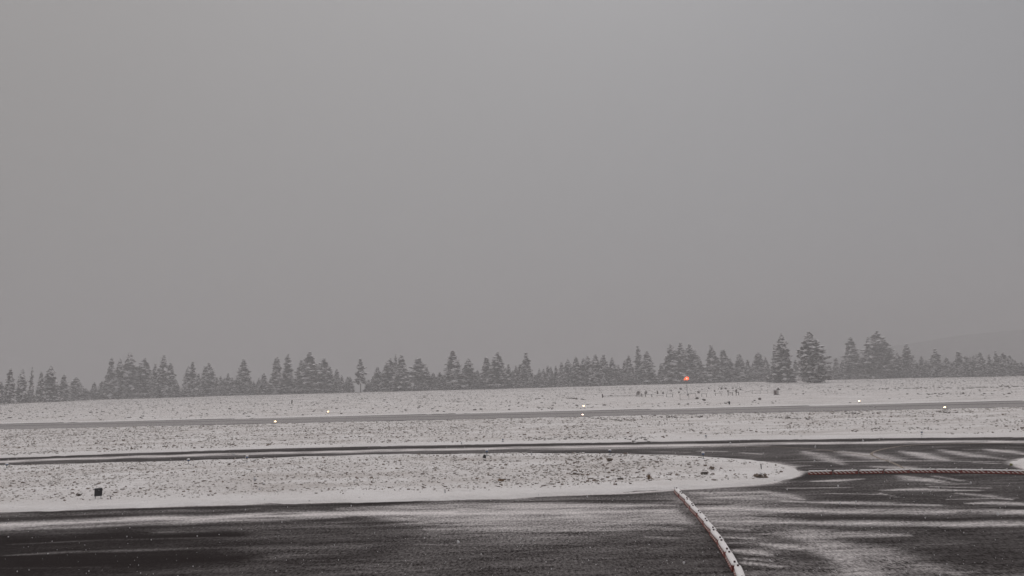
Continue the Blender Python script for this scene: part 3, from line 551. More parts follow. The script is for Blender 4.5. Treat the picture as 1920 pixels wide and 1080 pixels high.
TREES = [
 (0, 715, 20, 'a', 'short pine cut off by the left edge of the photo'),
 (16, 690, 22, 'a', 'dark pointed pine at the far left, second from the left edge'),
 (39, 692, 24, 'b', 'broad blunt pine joined to the right side of the far left pointed pine'),
 (57, 689, 12, 'n', 'thin faint spire behind the far left pair of pines'),
 (75, 697, 16, 'a', 'faint narrow pine at the left shoulder of the pale wide pine on the far left'),
 (92, 685, 32, 'b', 'pale wide pine standing highest in the misty far left clump'),
 (118, 701, 24, 'a', 'middle sized misty pine between the pale wide pine and the round topped one'),
 (141, 706, 30, 'r', 'round topped bushy pine at the right end of the misty far left clump'),
 (160, 728, 14, 'a', 'small pine left of two little pines before the tall left grove'),
 (173, 727, 16, 'a', 'small pine right of two little pines before the tall left grove'),
 (190, 714, 20, 'a', 'low pine at the left foot of the tall left grove'),
 (206, 669, 26, 'a', 'slim snow flecked pine at the left side of the tall left grove'),
 (222, 671, 24, 'b', 'full pine tucked between the slim one and the tallest of the left grove'),
 (240, 660, 34, 'b', 'tallest pine of the left grove with layered snowy boughs'),
 (268, 670, 36, 'b', 'pine with a knobby crown and wide skirt right of the left grove tallest'),
 (289, 682, 18, 'a', 'narrow pine leaning on the left flank of the high broad pine'),
 (304, 665, 34, 'b', 'high broad pine in the middle of the second left clump'),
 (318, 681, 26, 'a', 'snow striped pine on the right flank of the high broad pine'),
 (331, 715, 16, 'a', 'small pine ending the second left clump before the open gap'),
 (351, 686, 22, 'b', 'left half of a close pair of pines just right of the first open gap'),
 (359, 679, 24, 'a', 'taller right half of a close pair of pines just right of the first open gap'),
 (371, 699, 16, 'a', 'slender low pine right of the close pair'),
 (382, 686, 18, 'a', 'narrow pine overlapping the left of a broad pine left of the low dip'),
 (390, 680, 30, 'b', 'broad full pine between the close pair and the low dip'),
 (406, 708, 16, 'a', 'pale small pine at the left of the low dip'),
 (413, 704, 16, 'a', 'small flecked pine in the low dip left of the two stubby pines'),
 (427, 699, 18, 'a', 'pointed stubby pine left of its rounder stubby neighbour'),
 (435, 707, 18, 'b', 'round stubby pine right of its pointed stubby neighbour'),
 (456, 674, 32, 'a', 'neat cone shaped pine standing well above small neighbours on the left'),
 (475, 713, 14, 'a', 'little pine right at the foot of the neat cone shaped pine'),
 (484, 712, 14, 'a', 'little grey pine beside the left of a small sharp pine before the thin spire'),
 (494, 699, 22, 'a', 'small sharp pine before the thin tall spire'),
 (518, 668, 22, 'n', 'thin tall spire left of the three peaked grove'),
 (538, 664, 30, 'n', 'tall blunt tipped pine between the thin spire and the great pine'),
 (564, 674, 28, 'a', 'snowy pine on the left shoulder of the great rounded pine'),
 (580, 659, 42, 'b', 'great rounded pine, tallest of the left half'),
 (607, 671, 34, 'b', 'pointed pine on the right shoulder of the great rounded pine'),
 (619, 688, 18, 'a', 'low shoulder pine right of the great rounded pine group'),
 (631, 691, 20, 'a', 'lone tipped pine stepping down right of the great rounded group'),
 (641, 712, 18, 'a', 'small snowy pine in the step down before the gap'),
 (648, 718, 12, 'a', 'tiny pine between the small snowy one and the dark little one'),
 (656, 706, 18, 'a', 'dark little pine left of the bare trunked pine'),
 (676, 671, 24, 'p', 'solitary pine with a bare lower trunk and tufted crown'),
 (691, 711, 18, 'a', 'small blunt pine right of the bare trunked pine'),
 (708, 688, 22, 'a', 'medium cone pine between the bare trunked pine and the twin spires'),
 (720, 699, 16, 'a', 'low pine filling the left foot of the twin spire group'),
 (731, 671, 34, 'b', 'wide dense pine left of the twin spires'),
 (742, 664, 16, 'n', 'left one of the twin spires, thin and dark tipped'),
 (753, 665, 34, 'a', 'right one of the twin spires, wide below'),
 (785, 671, 42, 'p', 'wide loose pine with its dark trunk showing low down'),
 (800, 687, 28, 'a', 'sloping pine leaning against the right of the loose wide pine'),
 (813, 706, 16, 'a', 'small pine at the end of the slope right of the loose wide pine'),
 (825, 697, 20, 'b', 'short column like pine standing in the gap left of a tall ragged one'),
 (850, 658, 38, 'a', 'tall ragged pine, tallest left of the photo middle'),
 (879, 671, 34, 'b', 'broad shouldered pine between two tall ones left of the middle'),
 (896, 694, 18, 'a', 'small pine under the right side of the broad shouldered pine'),
 (913, 669, 24, 'n', 'narrow dark cone left of the tall layered pine near the middle'),
 (934, 659, 34, 'b', 'tall layered pine near the photo middle'),
 (954, 682, 22, 'a', 'medium pine right of the tall layered pine near the middle'),
 (968, 684, 16, 'a', 'left of two equal small tips beside the sharp middle pine'),
 (976, 682, 18, 'a', 'right of two equal small tips beside the sharp middle pine'),
 (988, 660, 32, 'a', 'sharp tall pine just right of the photo middle'),
 (1007, 701, 12, 'a', 'tiny pine at the right foot of the sharp middle pine'),
 (1012, 691, 14, 'n', 'slim pine, left of two slim small ones right of the sharp middle pine'),
 (1018, 695, 12, 'n', 'slim pine, right of two slim small ones right of the sharp middle pine'),
 (1028, 685, 18, 'a', 'small dark cone starting the rising row right of the middle'),
 (1034, 687, 14, 'a', 'thin tip close behind the small dark cone of the rising row'),
 (1043, 686, 16, 'n', 'pale narrow pine in the rising row'),
 (1054, 678, 20, 'a', 'finger thin pine left of the first rounded one in the rising row'),
 (1066, 673, 28, 'b', 'first rounded pine in the rising row'),
 (1082, 669, 26, 'a', 'evenly pointed pine in the rising row between two rounded ones'),
 (1095, 672, 20, 'a', 'half hidden tip left of the second rounded pine in the row'),
 (1103, 666, 28, 'b', 'second rounded pine in the rising row'),
 (1118, 665, 28, 'a', 'pointed pine at the top of the rising row'),
 (1130, 669, 20, 'a', 'lower twin of the double tip above the post fence'),
 (1134, 664, 30, 'a', 'higher twin of the double tip above the post fence'),
 (1149, 670, 28, 'b', 'blunt pine ending the rising row'),
 (1161, 683, 18, 'a', 'sloping low pine between the rising row and the pale pair'),
 (1173, 675, 20, 'a', 'left and lower of the pale pair before the dark steep pine'),
 (1181, 665, 22, 'a', 'right and higher of the pale pair before the dark steep pine'),
 (1199, 649, 26, 'n', 'dark steep pine left of a round crowned one, left of the windsock'),
 (1216, 658, 36, 'b', 'round crowned pine in the dip left of the windsock trees'),
 (1241, 681, 18, 'a', 'small pine in the gap left of the three windsock trees'),
 (1262, 645, 38, 'b', 'left of the three tall pines behind the red windsock'),
 (1280, 641, 38, 'b', 'middle and highest of the three tall pines behind the red windsock'),
 (1297, 645, 40, 'b', 'right of the three tall pines behind the red windsock'),
 (1313, 668, 28, 'b', 'hunched pine against the right side of the three windsock trees'),
 (1337, 646, 34, 'a', 'lofty even cone standing apart right of the windsock trees'),
 (1349, 672, 16, 'a', 'short pine between the lofty even cone and the forked thin pine'),
 (1360, 655, 26, 'n', 'thin topped pine second right of the lofty even cone'),
 (1371, 671, 26, 'a', 'soft pine at the right side of the thin topped pine'),
 (1389, 664, 28, 'a', 'well spaced cone halfway between the windsock and the near tall pine'),
 (1404, 673, 18, 'a', 'grey pine right of the well spaced cone'),
 (1413, 681, 14, 'a', 'tiny faint pine left of the slim steep one'),
 (1425, 660, 24, 'n', 'slim steep pine left of the nearer tall snowy pine'),
 (1438, 668, 18, 'a', 'faint pine between the slim steep pine and the nearer tall pair'),
 (1457, 644, 24, 'a', 'grey pine hiding behind the left side of the nearer tall snowy pine'),
 (1494, 673, 20, 'a', 'pale low pine between the two nearer snowy pines'),
 (1556, 684, 20, 'a', 'low pine on the right foot of the nearest big leaning pine'),
 (1570, 670, 14, 'n', 'thin faint pine in the wide gap right of the nearest big pine'),
 (1581, 673, 16, 'a', 'small faint pine at the left foot of the regular tall pine'),
 (1601, 631, 40, 'a', 'regular tall pine between the nearest big pine and the dome shaped one'),
 (1634, 630, 26, 'a', 'pointed pine joined to the left of the dome shaped giant'),
 (1652, 620, 58, 'r', 'dome shaped giant pine, broadest on the right'),
 (1686, 661, 24, 'b', 'lower pine beside the right of the dome shaped giant'),
 (1705, 644, 34, 'a', 'tall misty cone right of the dome shaped giant'),
 (1731, 668, 16, 'a', 'thin tip of the small pair between the two misty cones'),
 (1740, 675, 24, 'b', 'bushier one of the small pair between the two misty cones'),
 (1758, 653, 30, 'a', 'second misty cone with wide skirt near the right'),
 (1778, 670, 18, 'a', 'small pine right of the second misty cone'),
 (1790, 677, 14, 'a', 'tiny pine left of the misty column near the right edge'),
 (1801, 658, 20, 'n', 'misty column shaped pine near the right edge'),
 (1814, 666, 14, 'n', 'leftmost thin tip of the crowded right row'),
 (1821, 667, 12, 'n', 'second thin tip of the crowded right row'),
 (1829, 665, 16, 'a', 'small shaggy pine third in the crowded right row'),
 (1835, 663, 12, 'n', 'narrow tip just left of the curved one in the crowded right row'),
 (1842, 660, 20, 'a', 'slightly curved pine in the middle of the crowded right row'),
 (1858, 665, 16, 'n', 'pale thin pine before the right row highest'),
 (1871, 657, 20, 'a', 'highest pine of the crowded right row'),
 (1884, 660, 24, 'b', 'round misty pine right of the highest in the right row'),
 (1896, 666, 20, 'a', 'sloping misty pine third from the right edge'),
 (1906, 674, 18, 'a', 'small misty pine second from the right edge'),
 (1916, 679, 18, 'a', 'last small pine at the right edge of the photo'),
]
GT = 'pines along the tree line behind the runway'
for t in TREES: tree(*t, GT)
tree(1471, 625, 42, 'b', 'nearer tall snowy pine with a short visible trunk, left of the leaning giant', GT, basepy=718.5)
tree(1527, 621, 47, 'l', 'nearest big pine, heavily snowed, its pointed top leaning left', GT, basepy=719)
k = 0
for px in list(range(4, 185, 13))+list(range(198, 332, 11))+list(range(348, 480, 12))+list(range(488, 650, 10))+list(range(690, 830, 11))+list(range(838, 1240, 8))+list(range(1250, 1450, 10))+list(range(1450, 1560, 11))+list(range(1572, 1925, 8)):
    px += rng.uniform(-4, 4); b0 = float(np.interp(px, CRX, CRY))
    tree(px, b0-rng.uniform(20, 37), rng.uniform(12, 20), rng.choice('aab'), 'small snowy pine half hidden low between the taller pines of the tree line', 'small pines filling the foot of the tree line', dz=rng.uniform(2, 30))

# ---------------------------------------------------------------- grass tufts and sagebrush
def tuft_proto(seed, cap=True, nb=6):
    r = random.Random(seed); V = []; Fc = []; MI = []
    for k in range(nb):                     # twiggy blades
        a = r.uniform(0, 6.28); l = r.uniform(.5, 1); w_ = r.uniform(.10, .2); o = (r.uniform(-.3, .3), r.uniform(-.3, .3))
        b = len(V); dx, dy = math.cos(a), math.sin(a)
        V += [(o[0]-dy*w_, o[1]+dx*w_, 0), (o[0]+dy*w_, o[1]-dx*w_, 0), (o[0]+dx*.35*l, o[1]+dy*.35*l, l)]
        Fc.append((b, b+1, b+2)); MI.append(0)
    n = 6                                   # dark body
    for (rx, z0, z1, zt, mi) in ((.50, .0, .30, .55, 0), (.46, .42, .50, .78, 1)):
        if mi == 1 and not cap: continue
        b = len(V); ox, oy = (r.uniform(-.12, .12), r.uniform(-.12, .12)) if mi else (0, 0)
        for z_, q in ((z0, .8), (z1, 1.0)):
            for k in range(n):
                a = 6.283*k/n; qq = q*rx*r.uniform(.75, 1.25); V.append((ox+qq*math.cos(a), oy+qq*math.sin(a), z_))
        V.append((ox, oy, zt))
        for k in range(n):
            i, j = b+k, b+(k+1) % n
            Fc += [(i, j, j+n), (i, j+n, i+n), (i+n, j+n, b+2*n)]; MI += [mi]*3
    return np.array(V), np.array(Fc), np.array(MI)
PROT = [tuft_proto(s, cap=(s % 4 != 0)) for s in range(8)]
def scatter(name, xy, size, mats, label, hr=(.6, 1.0)):
    Vs = []; Fs = []; Ms = []; off = 0
    xy = np.asarray(xy); zz = terrain(xy[:, 0], xy[:, 1]); which = nr.integers(0, len(PROT), len(xy))
    for p, (V, Fc, MI) in enumerate(PROT):
        sel = which == p; n = int(sel.sum())
        if not n: continue
        a = nr.uniform(0, 6.28, n); s = size[sel]; h = s*nr.uniform(hr[0], hr[1], n); st = s*nr.uniform(.8, 1.4, n)
        ca, sa = np.cos(a), np.sin(a)
        x = (V[None, :, 0]*ca[:, None]-V[None, :, 1]*sa[:, None])*st[:, None]+xy[sel, 0][:, None]
        yv = (V[None, :, 0]*sa[:, None]+V[None, :, 1]*ca[:, None])*s[:, None]+xy[sel, 1][:, None]
        z = V[None, :, 2]*h[:, None]+zz[sel][:, None]-.01
        Vs.append(np.stack([x, yv, z], -1).reshape(-1, 3))
        Fs.append((Fc[None]+(np.arange(n)*len(V))[:, None, None]+off).reshape(-1, 3)); Ms.append(np.tile(MI, n)); off += n*len(V)
    me = mesh_np(name, np.vstack(Vs), np.vstack(Fs), mats, np.concatenate(Ms))
    o = link(name, me); tag(o, label, None, None, 'stuff'); return o
def pick(n, x0, x1, y0, y1, region, sx=6, thr=.35, margin=.8, fanned=False):
    y_ = nr.uniform(y0, y1, n) if not fanned else np.sqrt(nr.uniform(y0*y0, y1*y1, n))
    x_ = nr.uniform(x0, x1, n) if not fanned else nr.uniform(x0, x1, n)*y_
    s = snowside(x_, y_); k = s > margin
    if region == 'island': k &= (np.maximum(sdist(x_, y_, ISLAND), -9) > margin); ne = np.interp(x_, ISLAND[20:, 0][::-1], ISLAND[20:, 1][::-1]); k &= y_ > ne+1.5+2.2*nr.uniform(0, 1, n)**.6
    else: k &= sdist(x_, y_, ISLAND) < 0
    d = .4*vnoise(x_, y_*1.6, sx, 77)+.3*vnoise(x_, y_*1.4, sx/3.5, 78)+.3*vnoise(x_, y_*2, sx*3.5, 79); k &= d > thr+nr.uniform(-.12, .12, n)
    return np.stack([x_[k], y_[k]], -1)
t1 = pick(52000, -62, 21, 36, 72, 'island', 5, .37, 1.0)
sz1 = nr.gamma(2.5, .022, len(t1)).clip(.025, .26); xm = np.clip(1-np.abs(t1[:, 0]-5)/13, 0, 1); sz1 = sz1*(1+.4*xm)
scatter('island_grass', t1, sz1, [M['twig'], M['snow']], 'snow capped grass tufts between taxiway and apron')
t2 = pick(52000, -.85, .85, 70, 128, 'f', 9, .42, 1.5, True)
scatter('field_grass', t2, nr.gamma(2.5, .034, len(t2)).clip(.04, .36), [M['twig'], M['snow']], 'snow capped grass tufts between taxiway and runway')
t3 = pick(30000, -.85, .85, 150, 480, 'f', 22, .40, 3, True)
cx, cy = at(1300, 747).x, at(1300, 747).y
k = ~(((t3[:, 0]-at(1300, 750).x)/34)**2+((t3[:, 1]-203)/32)**2 < 1)
t3 = t3[k]; k = t3[:, 1] < crest(t3[:, 0], t3[:, 1])-2; t3 = t3[k]
scatter('sagebrush', t3, nr.gamma(2.5, .085, len(t3)).clip(.10, .9), [M['sage'], M['snow']], 'snow capped sagebrush on the open ground beyond the runway', (.45, .8))
# dark rows of brush
rows = [((470, 759), (600, 756.5), 26, .35), ((620, 753), (665, 752), 9, .4), ((270, 762.5), (370, 760.5), 22, .4), ((1060, 748), (1100, 751.5), 26, .5), ((1075, 741), (1100, 740), 9, .4),
        ((1615, 732.5), (1700, 730.5), 26, .4), ((1690, 730.5), (1765, 729.5), 30, .45), ((1775, 729.5), (1820, 730), 22, .45), ((1820, 728.5), (1880, 729), 26, .4), ((1880, 727.5), (1925, 727), 22, .45),
        ((1700, 741), (1900, 740), 26, .4), ((1590, 757), (1700, 771.5), 4, .3), ((1440, 783), (1530, 789), 26, .28), ((1570, 778), (1640, 777), 16, .3), ((1100, 786), (1190, 791), 22, .3), ((1230, 783), (1330, 785), 22, .3),
        ((1770, 776), (1800, 776), 10, .3), ((1174, 780), (1187, 780), 14, .2), ((1180, 828), (1215, 826), 18, .2), ((1000, 826), (1130, 822), 40, .2), ((1630, 807), (1760, 806), 40, .16), ((30, 853), (105, 850), 30, .16), ((1352, 775), (1440, 776), 18, .25)]
pts = []; szs = []
for (a, b, n, s) in rows:
    pa, pb = at(*a), at(*b)
    for i in range(n):
        t = rng.random(); p = pa.lerp(pb, t); pts.append((p.x+rng.gauss(0, .3), p.y+rng.gauss(0, .012*p.y))); szs.append(s*rng.uniform(.6, 1.5))
for px in np.arange(-30, 1960, 1.6):
    Yc = float(np.interp((px-960)/F, CT, CY))+rng.uniform(-6, 10); pts.append(((px-960)/F*Yc+1, Yc)); szs.append(rng.uniform(.5, 1.3))
scatter('brush', np.array(pts), np.array(szs), [M['sage'], M['snow']], 'dark low brush in rows and along the foot of the trees', (.6, 1.0))

# single shrubs
def shrub(px, py, wpx, hpx, m, label, cap=.5, cat='shrub', group=None):
    p = at(px, py); s = p.y/F; w_ = wpx*s/2; h = hpx*s; z = tz(p.x, p.y)-.02
    root = empty('shrub', (p.x, p.y, z), label, cat, group)
    V = []; Fc = []; r = random.Random(int(px*7+py))
    for k in range(46):                     # thin stems leaning outwards
        a = r.uniform(0, 6.28); q = r.uniform(.05, .95); l = h*r.uniform(.55, 1.05)*(1-.35*q*q); t = max(.006, .035*w_)
        bx, by = .45*q*w_*math.cos(a), .45*q*w_*math.sin(a); ex, ey = w_*q*math.cos(a), w_*q*math.sin(a); b = len(V)
        V += [(bx-t, by, 0), (bx+t, by, 0), (bx, by+t, 0), (ex, ey, l)]; Fc += [(b, b+1, b+3), (b+1, b+2, b+3), (b+2, b, b+3)]
    for k in range(20):                     # leafy or twiggy knots
        a = r.uniform(0, 6.28); q = r.uniform(0, .8); z_ = h*r.uniform(.15, .75)*(1-.4*q); sx = w_*.26*r.uniform(.7, 1.3); b = len(V); c_ = (w_*q*math.cos(a), w_*q*math.sin(a), z_)
        V += [(c_[0]+sx, c_[1], z_), (c_[0], c_[1]+sx, z_), (c_[0]-sx, c_[1], z_), (c_[0], c_[1]-sx, z_), (c_[0], c_[1], z_+sx*.8), (c_[0], c_[1], z_-sx*.8)]
        for i in range(4): Fc += [(b+i, b+(i+1) % 4, b+4), (b+(i+1) % 4, b+i, b+5)]
    link('branches', mesh_np('branches', V, Fc, [m]), None, root)
    if cap:
        mb = MB()
        for k in range(9):
            a = r.uniform(0, 6.28); q = 0 if k == 0 else r.uniform(.15, .42); mb.dome((w_*q*math.cos(a), w_*q*math.sin(a), h*(.78-.35*q)), w_*(.34+.12*(k == 0))*max(cap, .55)*r.uniform(.7, 1.3), h*.16, 7, 3, 0, .2)
        mb.build('snow_cap', M['snow'], root, True)
GS = 'shrubs on the snowy grass island'; GC = 'small dark shrubs round the windsock enclosure'
for a in [(940, 906, 22, 8, M['tan'], 'tan tipped tussock right of the small dark box on the grass island', .3),
          (954.5, 904, 6, 4, M['sage'], 'small dark tuft touching the right of the tan tussock', .2),
          (1426, 899, 28, 11, M['twig'], 'brown snow laced shrub near the tip of the grass island', .6),
          (1218, 902, 14, 15, M['tan'], 'pale tan upright bush left of the winding barrier end', .2),
          (1336, 884, 14, 8, M['twig'], 'low brown bush inside the tip half of the grass island', .4),
          (148, 934, 11, 7, M['sage'], 'dark round tuft left of the black sign', .5),
          (430, 875, 7, 5, M['sage'], 'dark tuft near the taxiway lamp on the left', .3),
          (1143, 868, 14, 8, M['twig'], 'brown bush below the snow capped lamp in mid island', .4),
          (1323, 893, 18, 7, M['sage'], 'dark spread tuft above the winding barrier end', .3),
          (1164, 903, 12, 6, M['sage'], 'dark tuft beside the short stake in mid island', .4)]:
    shrub(*a, cat='shrub', group=GS)
shrub(1896.5, 873, 9, 8, M['lime'], 'yellow green tuft at the tip of the right snow island', 0, 'grass tuft')
for a in [(1197, 741, 9, 9, 'snow laden shrub at the left of the post row', .9), (1211.5, 740, 6, 9, 'second snowy shrub behind the post row', .7), (1233, 740, 5, 9, 'slim dark shrub behind the middle of the left panels', .5),
          (1243.5, 740, 5, 6, 'small shrub right of the slim dark one behind the left panels', .4), (1258.5, 735, 4, 4, 'tiny shrub far behind the last left panel', .5), (1276.5, 733, 6, 5, 'dark round shrub just left of the windsock pole', .4),
          (1273, 738, 5, 5, 'small snowy shrub below the dark round one by the windsock', .7), (1310, 739, 7, 6, 'dark pointed shrub right of the windsock enclosure', .2), (1307.5, 750, 9, 5, 'black low shrub at the right corner of the enclosure', .3),
          (1320, 753, 8, 5, 'black low shrub out in front of the enclosure', .3), (1289.5, 743, 4, 3, 'tiny shrub at the foot of the windsock pole', .2), (1329, 731, 4, 4, 'little shrub at the right end of the rear rail', .4),
          (1340, 736, 4, 6, 'dark pointed shrub left of the right panels', .1), (1353.5, 732, 5, 5, 'pale shrub behind the first right panel', .8), (1361, 732, 5, 5, 'pale shrub right of the one behind the first right panel', .8),
          (1365, 736, 6, 5, 'dark snowy shrub left behind the H shaped panel', .5), (1374, 731, 5, 4, 'shrub behind the right post of the H shaped panel', .6), (1381, 736, 6, 7, 'darkest shrub over the two close posts', .3),
          (1388.5, 733, 5, 4, 'shrub right of the two close posts', .6), (1424.5, 751, 9, 5, 'grey rounded shrub alone on the snow right of the enclosure', .7), (1415, 753, 6, 3, 'low shrub left of the grey rounded one', .4)]:
    shrub(a[0], a[1], a[2], a[3], M['sage'], a[4], a[5], 'shrub', GC)

# ---------------------------------------------------------------- panels, rails and posts of the segmented circle
def bar(mb, a, b, t): mb.tube([a, b], t, 6)
def panel(x0, x1, yb, ytop, label, rails=(1.0,), low=None, name='post_panel', cat='panel', posts=None, x0b=None, th=.11, group='post and rail panels round the windsock', yb1=None):
    p0 = at(x0, yb); p1 = at(x1, yb1 if yb1 else yb-(x1-x0)*.0262); z0 = tz(p0.x, p0.y)
    h = above(x0, ytop, p0.y)-z0
    root = empty(name, (p0.x, p0.y, z0), label, cat, group)
    d = Vector((p1.x-p0.x, p1.y-p0.y, 0))
    for u in (posts if posts is not None else (0, 1)):
        mb = MB(); mb.box((d.x*u-th/2, d.y*u-th/2, -.15), (d.x*u+th/2, d.y*u+th/2, h+.04)); mb.build('post', M['wood'], root)
    for rr in rails:
        mb = MB(); bar(mb, (0, 0, h*rr-.03), (d.x, d.y, h*rr-.03), th*.38); ro = mb.build('rail', M['wood'], root)
        if rr > .8:
            ms = MB(); ms.box((0, -.05, h*rr+.015), (d.length, .05, h*rr+.07), 0, .02); s = ms.build('snow_strip', M['snow'], root); s.rotation_euler = (0, 0, math.atan2(d.y, d.x))
panel(1130, 1192, 747, 742, 'long low rail running right from the dark end post', (.9, .3), posts=(.18, .45, .65, 1), cat='rail fence', name='rail_fence', th=.08, yb1=745)
panel(1194, 1203.5, 745.5, 738, 'narrow dark panel at the left end of the post row', (.95, .55, .2), th=.18)
panel(1204, 1210.5, 746, 739, 'narrowest panel, second in the left post row', (.9, .4))
panel(1211, 1222, 746.5, 740, 'third panel in the left post row, single rail', (.95,))
panel(1232, 1243.5, 746, 741, 'open panel with one rail in the middle of the left row', (.95,))
panel(1249.8, 1261.5, 746.6, 738.5, 'tall open frame with rail on top left of the windsock', (1., .05), th=.12)
panel(1275.5, 1305, 751.5, 739, 'wide thin railing round the foot of the windsock', (1., .08), posts=(0, .55, 1), cat='railing', name='railing', th=.07, yb1=749.5)
panel(1316, 1325, 746, 738, 'small frame right of the windsock enclosure', (1., ), th=.10)
panel(1313, 1327, 736, 731.5, 'thin rail standing behind the small frame', (1., .1), th=.08)
panel(1341.5, 1352.5, 743.5, 737, 'first right panel with a single top rail', (.95, ), th=.11)
panel(1365.5, 1374, 743.5, 735.5, 'H shaped panel with a rail at mid height', (.55, .95), th=.13)
panel(1380.5, 1385.3, 743, 735, 'two thick posts standing close together', (.9, ), th=.16)
panel(1389, 1410, 739, 737, 'low rail right of the two close posts', (.9, ), th=.10)
panel(1411, 1450, 740.5, 732, 'long pale railing before the small hut', (1., .12), posts=(0, .38, .74, 1), th=.06, cat='railing', name='railing')
def post(px, yb, yt, wpx, label, m='darkmetal', cat='post', name='marker_post', group=None, snow=True):
    p = at(px, yb); z = tz(p.x, p.y); h = above(px, yt, p.y)-z; w_ = wpx*p.y/F/2
    root = empty(name, (p.x, p.y, z), label, cat, group)
    mb = MB(); mb.tube([(0, 0, -.15), (0, 0, h*.97), (0, 0, h)], [w_, w_, w_*.75], 8); mb.build('shaft', M[m], root)
    if snow: mb = MB(); mb.dome((0, 0, h), w_*.95, w_*.6, 8, 3); mb.build('snow_cap', M['snow'], root, True)
post(1129.7, 747.3, 738.5, 2.0, 'dark end post at the left end of the long low rail', 'wood')
post(547.3, 757.6, 750, 2.4, 'lone dark post beyond the runway on the left', 'wood')
post(1222.5, 746.5, 739, 1.2, 'thin post between the third panel and the open one', 'wood')
GK = 'thin stakes on the grass island'
post(207, 939.5, 931, 1.7, 'grey stake right of the black sign', 'grey', 'stake', 'stake', GK, False)
post(834.5, 927.5, 918, 1.7, 'grey stake in the plain snow near the apron, left of centre', 'grey', 'stake', 'stake', GK, False)
post(1156.5, 914, 906, 1.4, 'thin dark stake at the front of the grass island', 'darkmetal', 'stake', 'stake', GK, False)
post(1427.7, 884, 870, 1.7, 'tall dark stake near the tip of the grass island', 'darkmetal', 'stake', 'stake', GK, False)
post(1365.5, 903.3, 895.5, 1.3, 'short stake above the winding barrier', 'darkmetal', 'stake', 'stake', GK, False)

# instrument hut
p = at(1456, 742); z = tz(p.x, p.y); s = p.y/F
root = empty('instrument_hut', (p.x, p.y, z), 'small pinkish hut with pointed roof at the right end of the railing', 'hut')
mb = MB()
for a in (-3, 1): mb.box((a*s, -.3, 0), (a*s+.14, -.16, 9*s)); mb.box((a*s, .5, 0), (a*s+.14, .64, 9*s))
mb.build('frame', M['wood'], root)
mb = MB(); mb.box((-2.2*s, -.10, 1.2*s), (.2*s, .40, 7.6*s)); mb.build('cabinet', M['hut'], root)
mb = MB(); mb.add([(1.4*s, -.5, 9.2*s), (7.2*s, -.5, 9.2*s), (7.2*s, .6, 9.2*s), (1.4*s, .6, 9.2*s), (4*s, .05, 13.4*s)], [(3, 2, 1, 0), (0, 1, 4), (1, 2, 4), (2, 3, 4), (3, 0, 4)]); mb.build('roof', M['wood'], root)
mb = MB(); mb.box((3.7*s, 0, 0), (3.7*s+.1, .1, 9.2*s)); mb.build('mast', M['grey'], root)
mb = MB(); mb.box((-3.4*s, -.35, -.05), (5*s, .7, .12)); mb.build('base', M['darkmetal'], root)

# round dark marker at the far edge of the runway
p = at(1367.7, 760.4); s = p.y/F; z = tz(p.x, p.y)
root = empty('round_marker', (p.x, p.y, z), 'small dark rounded marker on a stub by the far runway edge', 'marker')
mb = MB(); pr = [(0, .8), (.15, 1.3), (.5, 1.8), (.8, 1.7), (1, .8)]
mb.tube([(0, 0, .12+q*5.6*s) for q, _ in pr], [w_*s for _, w_ in pr], 12); mb.build('body', M['darkmetal'], root, True)
mb = MB(); mb.tube([(0, 0, -.1), (0, 0, .16)], .08, 8); mb.build('stub', M['grey'], root)
mb = MB(); mb.dome((0, 0, .1+5.7*s), 1.0*s, .5*s, 8, 3); mb.build('snow_cap', M['snow'], root, True)

# lit wind cone
p = at(1289, 744.5); z = tz(p.x, p.y); zt = above(1288.3, 709.5, p.y); h = zt-z; s = p.y/F
root = empty('windsock', (p.x, p.y, z), 'glowing red orange windsock on a slim pole in front of the pines', 'windsock')
mb = MB(); mb.tube([(0, 0, -.3), (0, 0, h*.5), (0, 0, h-.35)], [.10, .085, .065], 8); mb.build('pole', M['grey'], root)
mb = MB()                                  # cone opening towards the camera, tapering and sagging away
n = 16; rings = [(-.75, .52, .02), (-.2, .49, .0), (.5, .43, -.04), (1.2, .36, -.12), (1.9, .29, -.24), (2.5, .22, -.38)]
v = []; f = []
for side, dr in ((0, 0), (1, -.015)):
    for (yy, rr, dz_) in rings:
        for k in range(n):
            a = 2*math.pi*k/n; v.append(((rr+dr)*math.cos(a), yy, h+dz_+(rr+dr)*math.sin(a)))
nr_ = len(rings)
for i in range(nr_-1):
    for k in range(n):
        k2 = (k+1) % n
        f.append((i*n+k, i*n+k2, (i+1)*n+k2, (i+1)*n+k)); o_ = nr_*n
        f.append((o_+i*n+k, o_+(i+1)*n+k, o_+(i+1)*n+k2, o_+i*n+k2))
mb.add(v, f); mb.build('fabric_cone', M['sock'], root, True)
mb = MB()
tor = [(.52*math.cos(a), -.77, h+.52*math.sin(a)) for a in [2*math.pi*k/20 for k in range(21)]]
mb.tube(tor, .05, 6); mb.build('mouth_ring', M['sock'], root)
mb = MB(); mb.dome((0, -.45, h-.02), .27, .25, 12, 5); mb.dome((0, -.45, h-.28), .27, .25, 12, 5); mb.build('lamp', M['sockin'], root, True)
mb = MB(); mb.tube([(0, 0, h-.36), (0, -.40, h-.22)], .03, 6); mb.build('bracket', M['grey'], root)
mb = MB(); mb.dome((0, -.1, h+.48), .30, .12, 10, 3, 0, .1); mb.build('snow_cap', M['snow'], root, True)

